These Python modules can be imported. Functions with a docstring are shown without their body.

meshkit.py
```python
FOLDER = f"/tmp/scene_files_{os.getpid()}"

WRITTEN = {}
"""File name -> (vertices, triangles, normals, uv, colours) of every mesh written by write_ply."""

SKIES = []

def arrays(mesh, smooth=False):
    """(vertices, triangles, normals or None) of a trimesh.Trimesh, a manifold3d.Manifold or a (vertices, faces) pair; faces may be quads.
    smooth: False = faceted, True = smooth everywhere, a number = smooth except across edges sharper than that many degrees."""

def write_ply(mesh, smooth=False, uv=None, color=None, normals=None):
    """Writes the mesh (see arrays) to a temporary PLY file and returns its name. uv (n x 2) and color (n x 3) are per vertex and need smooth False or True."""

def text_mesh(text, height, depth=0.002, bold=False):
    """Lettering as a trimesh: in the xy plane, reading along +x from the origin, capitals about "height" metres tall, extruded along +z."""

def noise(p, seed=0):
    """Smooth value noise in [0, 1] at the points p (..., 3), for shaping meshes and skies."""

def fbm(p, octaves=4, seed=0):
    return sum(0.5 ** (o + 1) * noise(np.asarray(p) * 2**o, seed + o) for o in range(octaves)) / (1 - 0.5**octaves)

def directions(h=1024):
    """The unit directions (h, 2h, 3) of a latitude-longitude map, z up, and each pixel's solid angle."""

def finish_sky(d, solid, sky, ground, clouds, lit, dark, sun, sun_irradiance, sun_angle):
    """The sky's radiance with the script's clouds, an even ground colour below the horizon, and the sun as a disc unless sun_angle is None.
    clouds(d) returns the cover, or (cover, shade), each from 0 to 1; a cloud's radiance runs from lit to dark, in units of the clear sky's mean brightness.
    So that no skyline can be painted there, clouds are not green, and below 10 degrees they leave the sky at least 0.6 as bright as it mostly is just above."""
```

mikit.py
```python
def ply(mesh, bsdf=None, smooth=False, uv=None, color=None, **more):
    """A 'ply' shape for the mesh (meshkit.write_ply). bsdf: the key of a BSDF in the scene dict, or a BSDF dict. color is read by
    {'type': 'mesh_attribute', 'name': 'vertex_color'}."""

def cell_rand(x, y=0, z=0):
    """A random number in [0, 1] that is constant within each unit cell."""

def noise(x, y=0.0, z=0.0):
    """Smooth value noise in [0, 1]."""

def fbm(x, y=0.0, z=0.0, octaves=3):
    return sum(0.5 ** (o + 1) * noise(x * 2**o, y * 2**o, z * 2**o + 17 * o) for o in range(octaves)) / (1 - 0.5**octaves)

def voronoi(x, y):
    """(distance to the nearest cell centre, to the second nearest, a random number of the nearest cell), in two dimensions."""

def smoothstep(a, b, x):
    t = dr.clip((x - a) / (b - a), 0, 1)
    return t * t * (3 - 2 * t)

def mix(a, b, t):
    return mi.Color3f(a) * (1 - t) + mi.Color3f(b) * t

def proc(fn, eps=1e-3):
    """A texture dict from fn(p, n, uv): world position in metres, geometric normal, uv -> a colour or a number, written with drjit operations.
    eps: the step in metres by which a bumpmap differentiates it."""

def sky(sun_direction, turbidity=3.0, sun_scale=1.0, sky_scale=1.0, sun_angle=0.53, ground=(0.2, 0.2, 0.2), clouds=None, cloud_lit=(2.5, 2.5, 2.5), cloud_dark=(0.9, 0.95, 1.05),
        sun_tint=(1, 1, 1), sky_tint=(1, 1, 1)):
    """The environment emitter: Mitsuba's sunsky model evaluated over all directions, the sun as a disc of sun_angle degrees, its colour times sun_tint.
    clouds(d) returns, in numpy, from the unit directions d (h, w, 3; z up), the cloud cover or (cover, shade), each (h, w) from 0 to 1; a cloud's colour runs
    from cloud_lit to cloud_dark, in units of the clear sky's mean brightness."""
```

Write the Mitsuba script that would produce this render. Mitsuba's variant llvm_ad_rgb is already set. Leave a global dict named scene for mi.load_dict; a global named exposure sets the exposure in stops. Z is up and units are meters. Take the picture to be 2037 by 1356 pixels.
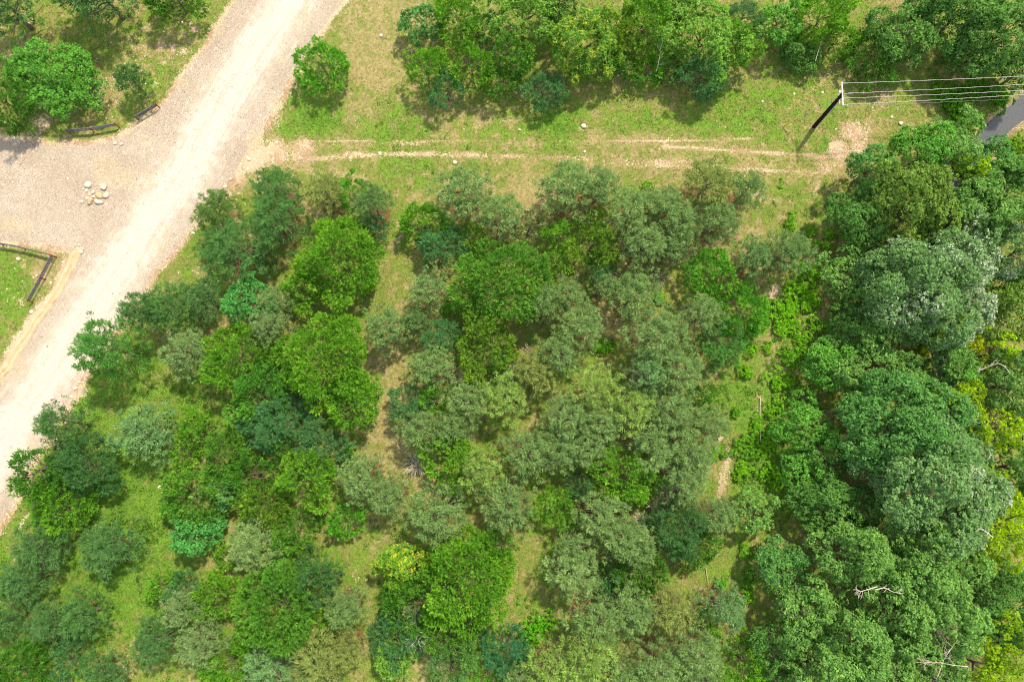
import math, random
import numpy as np, trimesh, shapely
from shapely.geometry import Polygon, LineString, Point
import drjit as dr
import mitsuba as mi
import mikit, meshkit
from mikit import noise, fbm, voronoi, cell_rand, smoothstep, mix

# ------------------------------------------------------------------ camera, sky, exposure
T = mi.ScalarTransform4f
CAM_H, TILT, FOCAL = 100.0, math.radians(8.67), 1358.0      # metres, from straight down, in pixels of a 2037-wide picture
scene, labels = {}, {}
scene['camera'] = dict(type='perspective', fov=math.degrees(2 * math.atan(1018.5 / FOCAL)), fov_axis='x', near_clip=1.0, far_clip=6000.0,
                       to_world=T().look_at(origin=[0, 0, CAM_H], target=[0, CAM_H * math.tan(TILT), 0], up=[0, 1, 0]))
scene['sky'] = mikit.sky((0.291, 0.440, 0.848), turbidity=3, sun_scale=0.8, sky_scale=1.0, sun_angle=2.5, clouds=lambda d: 0.8,
                         ground=(0.12, 0.13, 0.06), sun_tint=(1.0, 0.98, 0.93))
exposure = 2.4


def G(u, v, z=0.0):
    """The point at height z that the photograph shows at pixel (u, v)."""
    a, b = (u - 1018.5) / FOCAL, -(v - 678.0) / FOCAL
    d = np.array([a, b * math.cos(TILT) + math.sin(TILT), b * math.sin(TILT) - math.cos(TILT)])
    t = (z - CAM_H) / d[2]
    return np.array([d[0] * t, d[1] * t, z])


def GL(pts, z=0.0):
    return np.array([G(u, v, z)[:2] for u, v in pts])


PXM = CAM_H / FOCAL            # metres per pixel on the ground, roughly
rng = np.random.default_rng(7)


def npn(x, y, s, seed=0):
    return meshkit.noise(np.stack([np.asarray(x) * s, np.asarray(y) * s, np.zeros_like(x) + 0.5], -1), seed)


# ------------------------------------------------------------------ helpers for the scene dict
def numbered(name):
    if name not in used:
        used[name] = 0
        return name
    used[name] += 1
    return f'{name}_{used[name]:03d}'


used = {}


def put(key, mesh, bsdf, smooth=False, **kw):
    scene[key] = mikit.ply(mesh, bsdf, smooth, **kw)
    return key


def tag(key, label, category=None, group=None, kind=None):
    d = {'label': label}
    if category: d['category'] = category
    if group: d['group'] = group
    if kind: d['kind'] = kind
    labels[key] = d


def sub(parent, name):
    return numbered(f'{parent}__{name}')


def tube(pts, radii, n=6):
    """A tapered tube along the points, closed at both ends."""
    pts = np.asarray(pts, float); radii = np.broadcast_to(radii, len(pts))
    V, F = [], []
    tang = np.gradient(pts, axis=0)
    tang /= np.linalg.norm(tang, axis=1, keepdims=True) + 1e-12
    ref = np.array([0.31, 0.83, 0.2]) if abs(tang[0] @ np.array([0.31, 0.83, 0.2])) < 0.8 else np.array([1.0, 0, 0])
    for p, t, r in zip(pts, tang, radii):
        a = np.cross(t, ref); a /= np.linalg.norm(a) + 1e-12
        b = np.cross(t, a)
        ang = np.arange(n) * 2 * np.pi / n
        V.append(p + r * (np.cos(ang)[:, None] * a + np.sin(ang)[:, None] * b))
    m = len(pts)
    for i in range(m - 1):
        for k in range(n):
            q = (k + 1) % n
            F += [[i * n + k, (i + 1) * n + q, i * n + q], [i * n + k, (i + 1) * n + k, (i + 1) * n + q]]
    for k in range(1, n - 1):
        F += [[0, k, k + 1], [(m - 1) * n, (m - 1) * n + k + 1, (m - 1) * n + k]]
    return np.vstack(V), np.array(F)[:, ::-1]


def join(parts):
    V, F, at = [], [], 0
    for v, f in parts:
        V.append(v); F.append(np.asarray(f) + at); at += len(v)
    return np.vstack(V), np.vstack(F)


def box(lo, hi, bevel=0.0):
    m = trimesh.creation.box(bounds=[lo, hi])
    return np.array(m.vertices), np.array(m.faces)


# ------------------------------------------------------------------ lines and patches of the ground, from the photograph
ROAD_L = [(560, -120), (512, -60), (470, 0), (432, 60), (375, 140), (333, 200), (300, 238), (262, 262), (215, 285), (170, 292), (110, 290), (40, 276), (-60, 268), (-200, 262)]
ROAD_L2 = [(-200, 486), (-60, 478), (0, 480), (60, 484), (120, 492), (152, 498), (135, 532), (112, 572), (84, 612), (52, 658), (24, 704), (0, 742), (-60, 830), (-160, 980)]
ROAD_R = [(-140, 1290), (-60, 1150), (0, 1038), (32, 985), (62, 925), (100, 860), (140, 795), (175, 735), (206, 690), (240, 640), (272, 595), (310, 540), (350, 490), (390, 442), (425, 402),
          (455, 362), (478, 322), (508, 275), (535, 232), (562, 182), (598, 118), (640, 60), (682, 0), (722, -60), (760, -120)]


def ragged(poly, step, amp, seed):
    """The outline, with points every step metres, pushed in and out by noise."""
    ls = LineString(poly); n = int(ls.length / step)
    p = np.array([ls.interpolate(i * step).coords[0] for i in range(n)])
    t = np.roll(p, -1, 0) - np.roll(p, 1, 0)
    nn = np.stack([-t[:, 1], t[:, 0]], 1) / (np.linalg.norm(t, axis=1, keepdims=True) + 1e-9)
    d = (npn(p[:, 0], p[:, 1], 0.35, seed) - 0.5) * 1.3 + (npn(p[:, 0], p[:, 1], 1.6, seed + 1) - 0.5) * 0.9
    return p + nn * (d * amp)[:, None]


road_poly = Polygon(ragged(np.vstack([GL(ROAD_L), GL(ROAD_L2), GL(ROAD_R), GL(ROAD_L[:1])]), 0.3, 0.75, 3)).buffer(0)
if road_poly.geom_type != 'Polygon':
    road_poly = max(road_poly.geoms, key=lambda g: g.area)

CREEK = GL([(2330, 40), (2150, 140), (2050, 205), (1990, 252), (1940, 302), (1905, 365), (1880, 450), (1850, 600), (1900, 760), (1860, 950), (1900, 1200), (1880, 1500)])
creek_line = LineString(CREEK)
TRACKS = [  # polyline, width px, strength
    ([(500, 283), (625, 281), (760, 282), (1000, 283), (1300, 281), (1500, 276)], 4, .75), ([(640, 288), (1000, 289), (1250, 292)], 3, .45),
    ([(480, 330), (560, 318), (700, 311), (830, 306), (980, 310), (1150, 315), (1290, 322), (1430, 322)], 9, .7), ([(690, 306), (860, 308)], 5, .8),
    ([(1320, 292), (1380, 294), (1480, 301), (1560, 306), (1645, 312)], 5, 1.0), ([(1200, 324), (1320, 330), (1480, 338), (1620, 345), (1680, 325), (1720, 280), (1735, 235)], 7, .75),
    ([(1150, 330), (1250, 320), (1400, 335)], 6, .6), ([(470, 312), (540, 300), (610, 290)], 12, .8), ([(560, 330), (650, 345), (740, 352)], 9, .55),
    ([(697, 288), (694, 318), (718, 343), (745, 357), (775, 338), (850, 335), (880, 345)], 5, .42), ([(700, 250), (735, 240), (760, 232)], 4, .5), ([(770, 20), (800, 60), (775, 120), (765, 180)], 3, .4),
    ([(755, 500), (788, 485), (800, 462), (790, 440)], 7, .75), ([(880, 268), (960, 248), (1040, 235)], 4, .5), ([(1500, 225), (1580, 215), (1660, 222)], 4, .4),
    ([(1655, 400), (1645, 440), (1628, 478), (1605, 525)], 7, .7), ([(1650, 560), (1640, 610), (1628, 660), (1630, 700)], 8, .55), ([(1700, 300), (1728, 240), (1745, 190)], 5, .55), ([(1722, 250), (1758, 205)], 5, .5),
    ([(1510, 395), (1600, 400), (1660, 372)], 5, .55), ([(1630, 360), (1620, 385)], 8, .9), ([(1310, 300), (1340, 262), (1420, 255), (1500, 248)], 4, .5), ([(1150, 258), (1170, 252)], 6, .7),
    ([(1448, 900), (1442, 940), (1432, 985)], 16, .8), ([(1530, 700), (1515, 760), (1500, 830)], 22, .5), ([(1545, 575), (1552, 590)], 16, .9), ([(770, 700), (775, 780), (770, 860)], 10, .45),
    ([(30, 1060), (70, 1000), (110, 960)], 6, .6), ([(20, 1180), (60, 1200), (95, 1225)], 14, .6), ([(40, 1090), (10, 1150)], 5, .5), ([(700, 1120), (730, 1200), (735, 1290)], 12, .4), ([(1040, 1070), (1050, 1130), (1040, 1190)], 12, .3),
    ([(215, 1290), (260, 1340)], 12, .5), ([(1610, 185), (1650, 150)], 10, .4)]
BARE = [  # x, y, r, strength
    (500, 310, 42, 1.0), (545, 300, 40, .8), (600, 300, 40, .65), (465, 355, 26, 1), (520, 360, 30, .6), (445, 385, 16, 1), (1695, 262, 30, .9), (1668, 300, 26, .85), (1705, 290, 20, .7), (1640, 330, 26, .6), (1660, 355, 20, .5), (1720, 300, 22, .6),
    (315, 95, 13, .9), (345, 95, 9, .9), (368, 103, 9, .8), (390, 60, 12, .7), (405, 20, 14, .6), (325, 125, 8, .7), (290, 130, 10, .5), (310, 165, 14, .5), (230, 190, 22, .5), (215, 160, 14, .5), (85, 245, 26, .65),
    (130, 285, 40, .45), (60, 285, 40, .6), (100, 495, 16, .7), (45, 530, 10, .7), (70, 540, 12, .6), (45, 600, 12, .6), (90, 490, 14, .7), (590, 170, 12, .5), (545, 240, 22, .55), (700, 235, 14, .4),
    (410, 560, 14, .5), (395, 535, 18, .45), (470, 440, 16, .5), (615, 475, 18, .5), (500, 470, 16, .5), (160, 775, 16, .8), (130, 830, 14, .6), (110, 870, 18, .7), (75, 890, 16, .6), (1225, 320, 14, .5), (1435, 400, 10, .3),
    (1510, 395, 12, .7), (1425, 880, 12, .6), (1515, 790, 16, .4), (1395, 1120, 12, .3), (1500, 1120, 14, .35), (1470, 1250, 18, .5), (780, 1130, 12, .3), (800, 880, 26, .5), (1255, 150, 26, .3), (1010, 225, 20, .3),
    (1540, 590, 14, .8), (1440, 440, 12, .25), (1420, 490, 16, .3), (1430, 870, 14, .6), (1745, 150, 20, .4), (1760, 185, 18, .4), (1790, 215, 12, .4), (2005, 300, 22, .6), (1975, 315, 14, .6), (2020, 330, 16, .5)]
LUSH = [  # x, y, r, amount (positive lush green, negative dry)
    (100, 1120, 240, .32), (300, 1000, 120, .35), (250, 800, 120, .35), (420, 820, 80, .3), (250, 1180, 120, .2), (600, 245, 60, .3), (650, 235, 40, .35), (1100, 250, 60, .35), (830, 290, 90, .3), (980, 300, 60, .3), (1150, 285, 90, .25),
    (720, 180, 90, -.15), (760, 60, 120, -.3), (720, 120, 80, -.25), (1200, 230, 60, -.1), (880, 230, 80, -.2), (1420, 280, 120, .1), (1450, 230, 80, .15), (1540, 220, 60, .25), (1560, 160, 50, .2), (1600, 300, 50, .2), (1640, 300, 30, .25),
    (1560, 420, 70, -.1), (1440, 480, 80, -.2), (1000, 360, 100, -.2), (1060, 390, 60, -.3), (1330, 340, 80, -.15), (780, 700, 90, -.2), (770, 830, 80, -.3), (740, 590, 60, .1), (850, 540, 50, -.2), (960, 580, 30, -.5),
    (700, 1100, 120, .1), (1050, 1150, 90, .05), (1370, 1140, 90, .1), (1520, 850, 120, .25), (1480, 780, 60, .2), (1560, 950, 80, .4), (1470, 1080, 70, .0), (1500, 1090, 60, -.1), (330, 60, 120, .05), (60, 60, 100, -.1), (150, 60, 100, .1),
    (30, 560, 60, .25), (280, 100, 60, -.1), (90, 545, 40, -.45), (200, 180, 80, -.2), (360, 90, 50, -.25), (420, 510, 60, .25), (480, 350, 40, -.2), (900, 400, 60, -.2), (790, 400, 60, -.2), (1200, 650, 50, -.6), (1290, 650, 40, -.5), (520, 660, 60, -.4), (640, 420, 50, -.5), (1230, 900, 60, -.5),
    (640, 1200, 90, .1), (540, 1130, 70, .15), (260, 1330, 60, -.15), (1640, 190, 60, .1), (1740, 240, 50, -.1), (1850, 170, 80, .0), (760, 950, 50, -.3), (850, 960, 40, -.5), (560, 1290, 50, -.1)]

tracks_w = [(LineString(GL(p)), w * PXM, s) for p, w, s in TRACKS]
bare_w = [(G(x, y), r * PXM, s) for x, y, r, s in BARE]
lush_w = [(G(x, y), r * PXM, s) for x, y, r, s in LUSH]


def creek_depth(x, y):
    d = shapely.distance(creek_line, shapely.points(np.asarray(x, float), np.asarray(y, float)))
    d = d + (npn(x, y, 0.25, 61) - .5) * 1.6
    t = np.clip((2.7 - d) / 1.9, 0, 1)
    return 1.5 * t * t * (3 - 2 * t)


def road_dist(x, y):
    return shapely.distance(road_poly, shapely.points(np.asarray(x, float), np.asarray(y, float)))


def height(x, y):
    x, y = np.asarray(x, float), np.asarray(y, float)
    fade = np.clip(road_dist(x, y) / 3.0, 0, 1)
    return fade * ((npn(x, y, 0.12, 40) - .5) * 0.35 + (npn(x, y, 0.5, 41) - .5) * 0.08) - creek_depth(x, y) - np.where(fade <= 0, 0.01, 0)


pine_spots = []                 # x, y, r of the pines: brown needle litter lies under them


def masks(x, y):
    """(bareness, lushness): bareness 0..1 is bare soil and below 0 is needle litter."""
    x, y = np.asarray(x, float), np.asarray(y, float)
    P = shapely.points(x, y)
    wx, wy = (npn(x, y, 0.5, 11) - .5) * 1.4, (npn(x, y, 0.5, 12) - .5) * 1.4
    bare = np.zeros_like(x)
    PW = shapely.points(x + wx * .3, y + wy * .3)
    for ls, w, s in tracks_w:
        b = ls.bounds
        on = (x > b[0] - 4) & (x < b[2] + 4) & (y > b[1] - 4) & (y < b[3] + 4)
        d = shapely.distance(ls, PW[on])
        bare[on] = np.maximum(bare[on], s * np.clip(1.15 - d / (w * 1.15), 0, 1) * (.35 + .95 * npn(x[on], y[on], .3, 15)))
    for c, r, s in bare_w:
        d = np.hypot(x + wx - c[0], y + wy - c[1])
        bare = np.maximum(bare, s * np.clip(1.4 - d / r, 0, 1))
    rd = road_dist(x, y)
    bare = np.maximum(bare, np.clip(1.05 - rd / (0.6 + 2.2 * npn(x, y, 0.22, 5)), 0, 1) * .95)
    cd = shapely.distance(creek_line, P)
    bare = np.maximum(bare, np.clip(2.2 - cd / 1.6, 0, 1) * .6)
    lush = 0.47 + (npn(x, y, 0.16, 21) - .5) * 0.5 + (npn(x, y, 0.7, 22) - .5) * .45
    for c, r, s in lush_w:
        lush = lush + s * np.clip(1.3 - np.hypot(x + wx - c[0], y + wy - c[1]) / r, 0, 1)
    lit = np.zeros_like(x)
    for px, py, pr in pine_spots:
        on = (np.abs(x - px) < pr * 1.4) & (np.abs(y - py) < pr * 1.4)
        d = np.hypot(x[on] + wx[on] * .6 - px, y[on] + wy[on] * .6 - py)
        lit[on] = np.maximum(lit[on], np.clip(1.9 - 1.9 * d / pr, 0, 1))
    near_tr = np.zeros_like(x)
    for ls, w, s in tracks_w[:9]:                                          # grass is thin and dry beside the wheel tracks
        near_tr = np.maximum(near_tr, np.clip(1 - shapely.distance(ls, P) / 2.2, 0, 1))
    lush = lush - near_tr * .30 * npn(x, y, .3, 16) * 2
    return np.where(bare > 0.35, bare, bare - lit * .8), np.clip(lush, 0, 1.2)

# ------------------------------------------------------------------ materials
def bsdf_proc(fn, rough=0.95):
    return {'type': 'twosided', 'bsdf': {'type': 'diffuse', 'reflectance': mikit.proc(fn)}}


def ground_color(p, n, uv):
    bare, lush = uv.x, uv.y
    x, y = p.x, p.y
    a, b, c = noise(x * 0.9, y * 0.9, 3.0), noise(x * 2.7, y * 2.7, 9.0), noise(x * 7.0, y * 7.0, 1.0)
    f = noise(x * 17.0, y * 17.0, 5.0)
    g = dr.clip(lush + (a - .5) * .55 + (b - .5) * .5 + (c - .5) * .35, 0, 1)
    dry = mix((0.37, 0.32, 0.165), (0.285, 0.275, 0.105), b)
    mid = mix((0.235, 0.262, 0.072), (0.185, 0.258, 0.060), c)
    green = mix((0.105, 0.235, 0.032), (0.165, 0.31, 0.042), a)
    col = mix(dry, mid, smoothstep(0.12, 0.45, g))
    col = mix(col, green, smoothstep(0.45, 0.85, g))
    h = noise(x * 4.3, y * 4.3, 19.0)
    col = col * (0.48 + 0.50 * f + 0.34 * c + 0.30 * h)
    soil = mix((0.60, 0.50, 0.355), (0.44, 0.315, 0.20), smoothstep(.35, .75, noise(x * .5, y * .5, 7.0) * .6 + b * .4)) * (0.75 + 0.3 * f + 0.2 * c)
    stone = mix(soil, (0.62, 0.57, 0.48), smoothstep(.74, .84, noise(x * 5.0, y * 5.0, 12.0)))
    t = smoothstep(0.40, 0.66, bare + (b - .5) * .45 + (c - .5) * .5 + (f - .5) * .2)
    col = mix(col, stone, t)
    litter = mix((0.17, 0.115, 0.055), (0.235, 0.175, 0.075), b) * (0.7 + 0.5 * f)
    return mix(col, litter, smoothstep(0.25, 0.6, -bare + (b - .5) * .4 + (c - .5) * .25)) * 0.74


RD = GL([(588, 0), (92, 760)]); rd_dir = (RD[1] - RD[0]) / np.linalg.norm(RD[1] - RD[0]); rd_nrm = np.array([-rd_dir[1], rd_dir[0]])
rd_org = RD[0]


def road_color(p, n, uv):
    x, y = p.x, p.y
    s = (x - rd_org[0]) * rd_dir[0] + (y - rd_org[1]) * rd_dir[1]
    d = (x - rd_org[0]) * rd_nrm[0] + (y - rd_org[1]) * rd_nrm[1] + (noise(s * .06, 2.0) - .5) * 2.0
    a, b = noise(x * .35, y * .35, 2.0), noise(x * 1.3, y * 1.3, 4.0)
    c, f = noise(x * 5.5, y * 5.5, 6.0), noise(x * 11.0, y * 11.0, 8.0)
    streak = noise(d * 2.2, s * .12, 3.0) * .6 + noise(d * 5.0, s * .3, 6.0) * .4
    base = mix((0.47, 0.42, 0.35), (0.42, 0.36, 0.29), a)
    base = mix(base, (0.50, 0.45, 0.385), smoothstep(.5, .95, noise(x * .16, y * .22, 15.0) * .7 + b * .3))
    lane = smoothstep(5.6, 1.2, dr.abs(d) + (b - .5) * 2.2 + (streak - .5) * 2.6 + (c - .5) * 1.2)
    col = mix(base, (0.66, 0.615, 0.555), lane)
    col = mix(col, (0.58, 0.50, 0.33), smoothstep(.62, .75, noise(x * .3 + 9.0, y * .3, 21.0)) * .35 * (1 - lane))
    rut = smoothstep(.62, .8, streak) * smoothstep(6.5, 3.0, dr.abs(d))
    col = mix(col, (0.54, 0.47, 0.40), rut * .5)
    grit = 0.76 + 0.22 * c + 0.34 * f
    pit = smoothstep(.80, .90, noise(x * 8.0, y * 8.0, 31.0)) * (1 - .6 * lane)
    pale = smoothstep(.78, .9, noise(x * 7.0, y * 7.0, 41.0)) * (1 - lane)
    return mix(mix(col * grit, (0.22, 0.19, 0.165), pit * .7), (0.72, 0.69, 0.64), pale * .55) * 0.74


def sand_color(p, n, uv):
    x, y = p.x, p.y
    f, c = noise(x * 14.0, y * 14.0, 2.0), noise(x * 2.0, y * 2.0, 3.0)
    return mix((0.56, 0.46, 0.315), (0.47, 0.365, 0.235), c) * (0.8 + 0.35 * f)


scene['ground_material'] = bsdf_proc(ground_color)
scene['road_material'] = bsdf_proc(road_color)
scene['sand_material'] = bsdf_proc(sand_color)
VC = {'type': 'mesh_attribute', 'name': 'vertex_color'}
scene['leaf_material'] = {'type': 'principledthin', 'base_color': VC, 'roughness': 0.55, 'spec_trans': 0.0, 'diff_trans': 0.75, 'eta': 1.4}
scene['grass_material'] = {'type': 'principledthin', 'base_color': VC, 'roughness': 0.8, 'spec_trans': 0.0, 'diff_trans': 0.6, 'eta': 1.3}
scene['painted_material'] = {'type': 'twosided', 'bsdf': {'type': 'diffuse', 'reflectance': VC}}


def stone_color(p, n, uv):
    f = noise(p.x * 9.0, p.y * 9.0, p.z * 9.0)
    r = noise(p.x * .8, p.y * .8, 3.0)
    return mix((0.64, 0.61, 0.55), (0.52, 0.46, 0.37), r) * (0.78 + 0.36 * f)


def tan_stone_color(p, n, uv):
    f = noise(p.x * 7.0, p.y * 7.0, p.z * 7.0)
    return mix((0.46, 0.34, 0.19), (0.55, 0.45, 0.32), f) * (0.85 + .2 * noise(p.x * 20, p.y * 20, p.z * 20))


def bark_color(p, n, uv):
    f = noise(p.x * 9.0, p.y * 9.0, p.z * 3.0)
    return mix((0.13, 0.10, 0.075), (0.23, 0.19, 0.15), f)


def dead_color(p, n, uv):
    f = noise(p.x * 3.0, p.y * 3.0, p.z * 3.0)
    return mix((0.40, 0.33, 0.27), (0.55, 0.48, 0.43), f)


def white_wood_color(p, n, uv):
    f = noise(p.x * 3.0, p.y * 3.0, p.z * 3.0)
    return mix((0.42, 0.395, 0.36), (0.56, 0.54, 0.50), f)


def pole_color(p, n, uv):
    f = noise(p.x * 20.0, p.y * 20.0, p.z * 1.5)
    return mix((0.016, 0.013, 0.011), (0.04, 0.033, 0.028), f)


def rail_color(p, n, uv):
    f = noise(p.x * 4.0, p.y * 4.0, p.z * 6.0)
    return mix((0.085, 0.085, 0.095), (0.21, 0.21, 0.22), f)


def rust_color(p, n, uv):
    f = noise(p.x * 6.0, p.y * 6.0, p.z * 6.0)
    return mix((0.22, 0.035, 0.03), (0.30, 0.075, 0.05), f)


for k, fn in dict(stone=stone_color, tan_stone=tan_stone_color, bark=bark_color, dead=dead_color, white_wood=white_wood_color, pole=pole_color, rail=rail_color, rust=rust_color).items():
    scene[k + '_material'] = bsdf_proc(fn)
scene['galvanized_material'] = {'type': 'roughplastic', 'diffuse_reflectance': {'type': 'rgb', 'value': [.52, .52, .54]}, 'alpha': .3}
scene['wire_material'] = {'type': 'roughplastic', 'diffuse_reflectance': {'type': 'rgb', 'value': [.52, .52, .54]}, 'alpha': .3}
scene['porcelain_material'] = {'type': 'roughplastic', 'diffuse_reflectance': {'type': 'rgb', 'value': [.55, .56, .58]}, 'alpha': .15}
scene['yellow_material'] = {'type': 'roughplastic', 'diffuse_reflectance': {'type': 'rgb', 'value': [.72, .48, .03]}, 'alpha': .2}
scene['cabinet_material'] = {'type': 'roughplastic', 'diffuse_reflectance': {'type': 'rgb', 'value': [.16, .27, .30]}, 'alpha': .3}
scene['dark_material'] = {'type': 'twosided', 'bsdf': {'type': 'diffuse', 'reflectance': {'type': 'rgb', 'value': [.03, .028, .025]}}}
scene['water_material'] = {'type': 'principled', 'base_color': {'type': 'rgb', 'value': [.085, .095, .11]}, 'roughness': .07, 'specular': .5}

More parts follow.
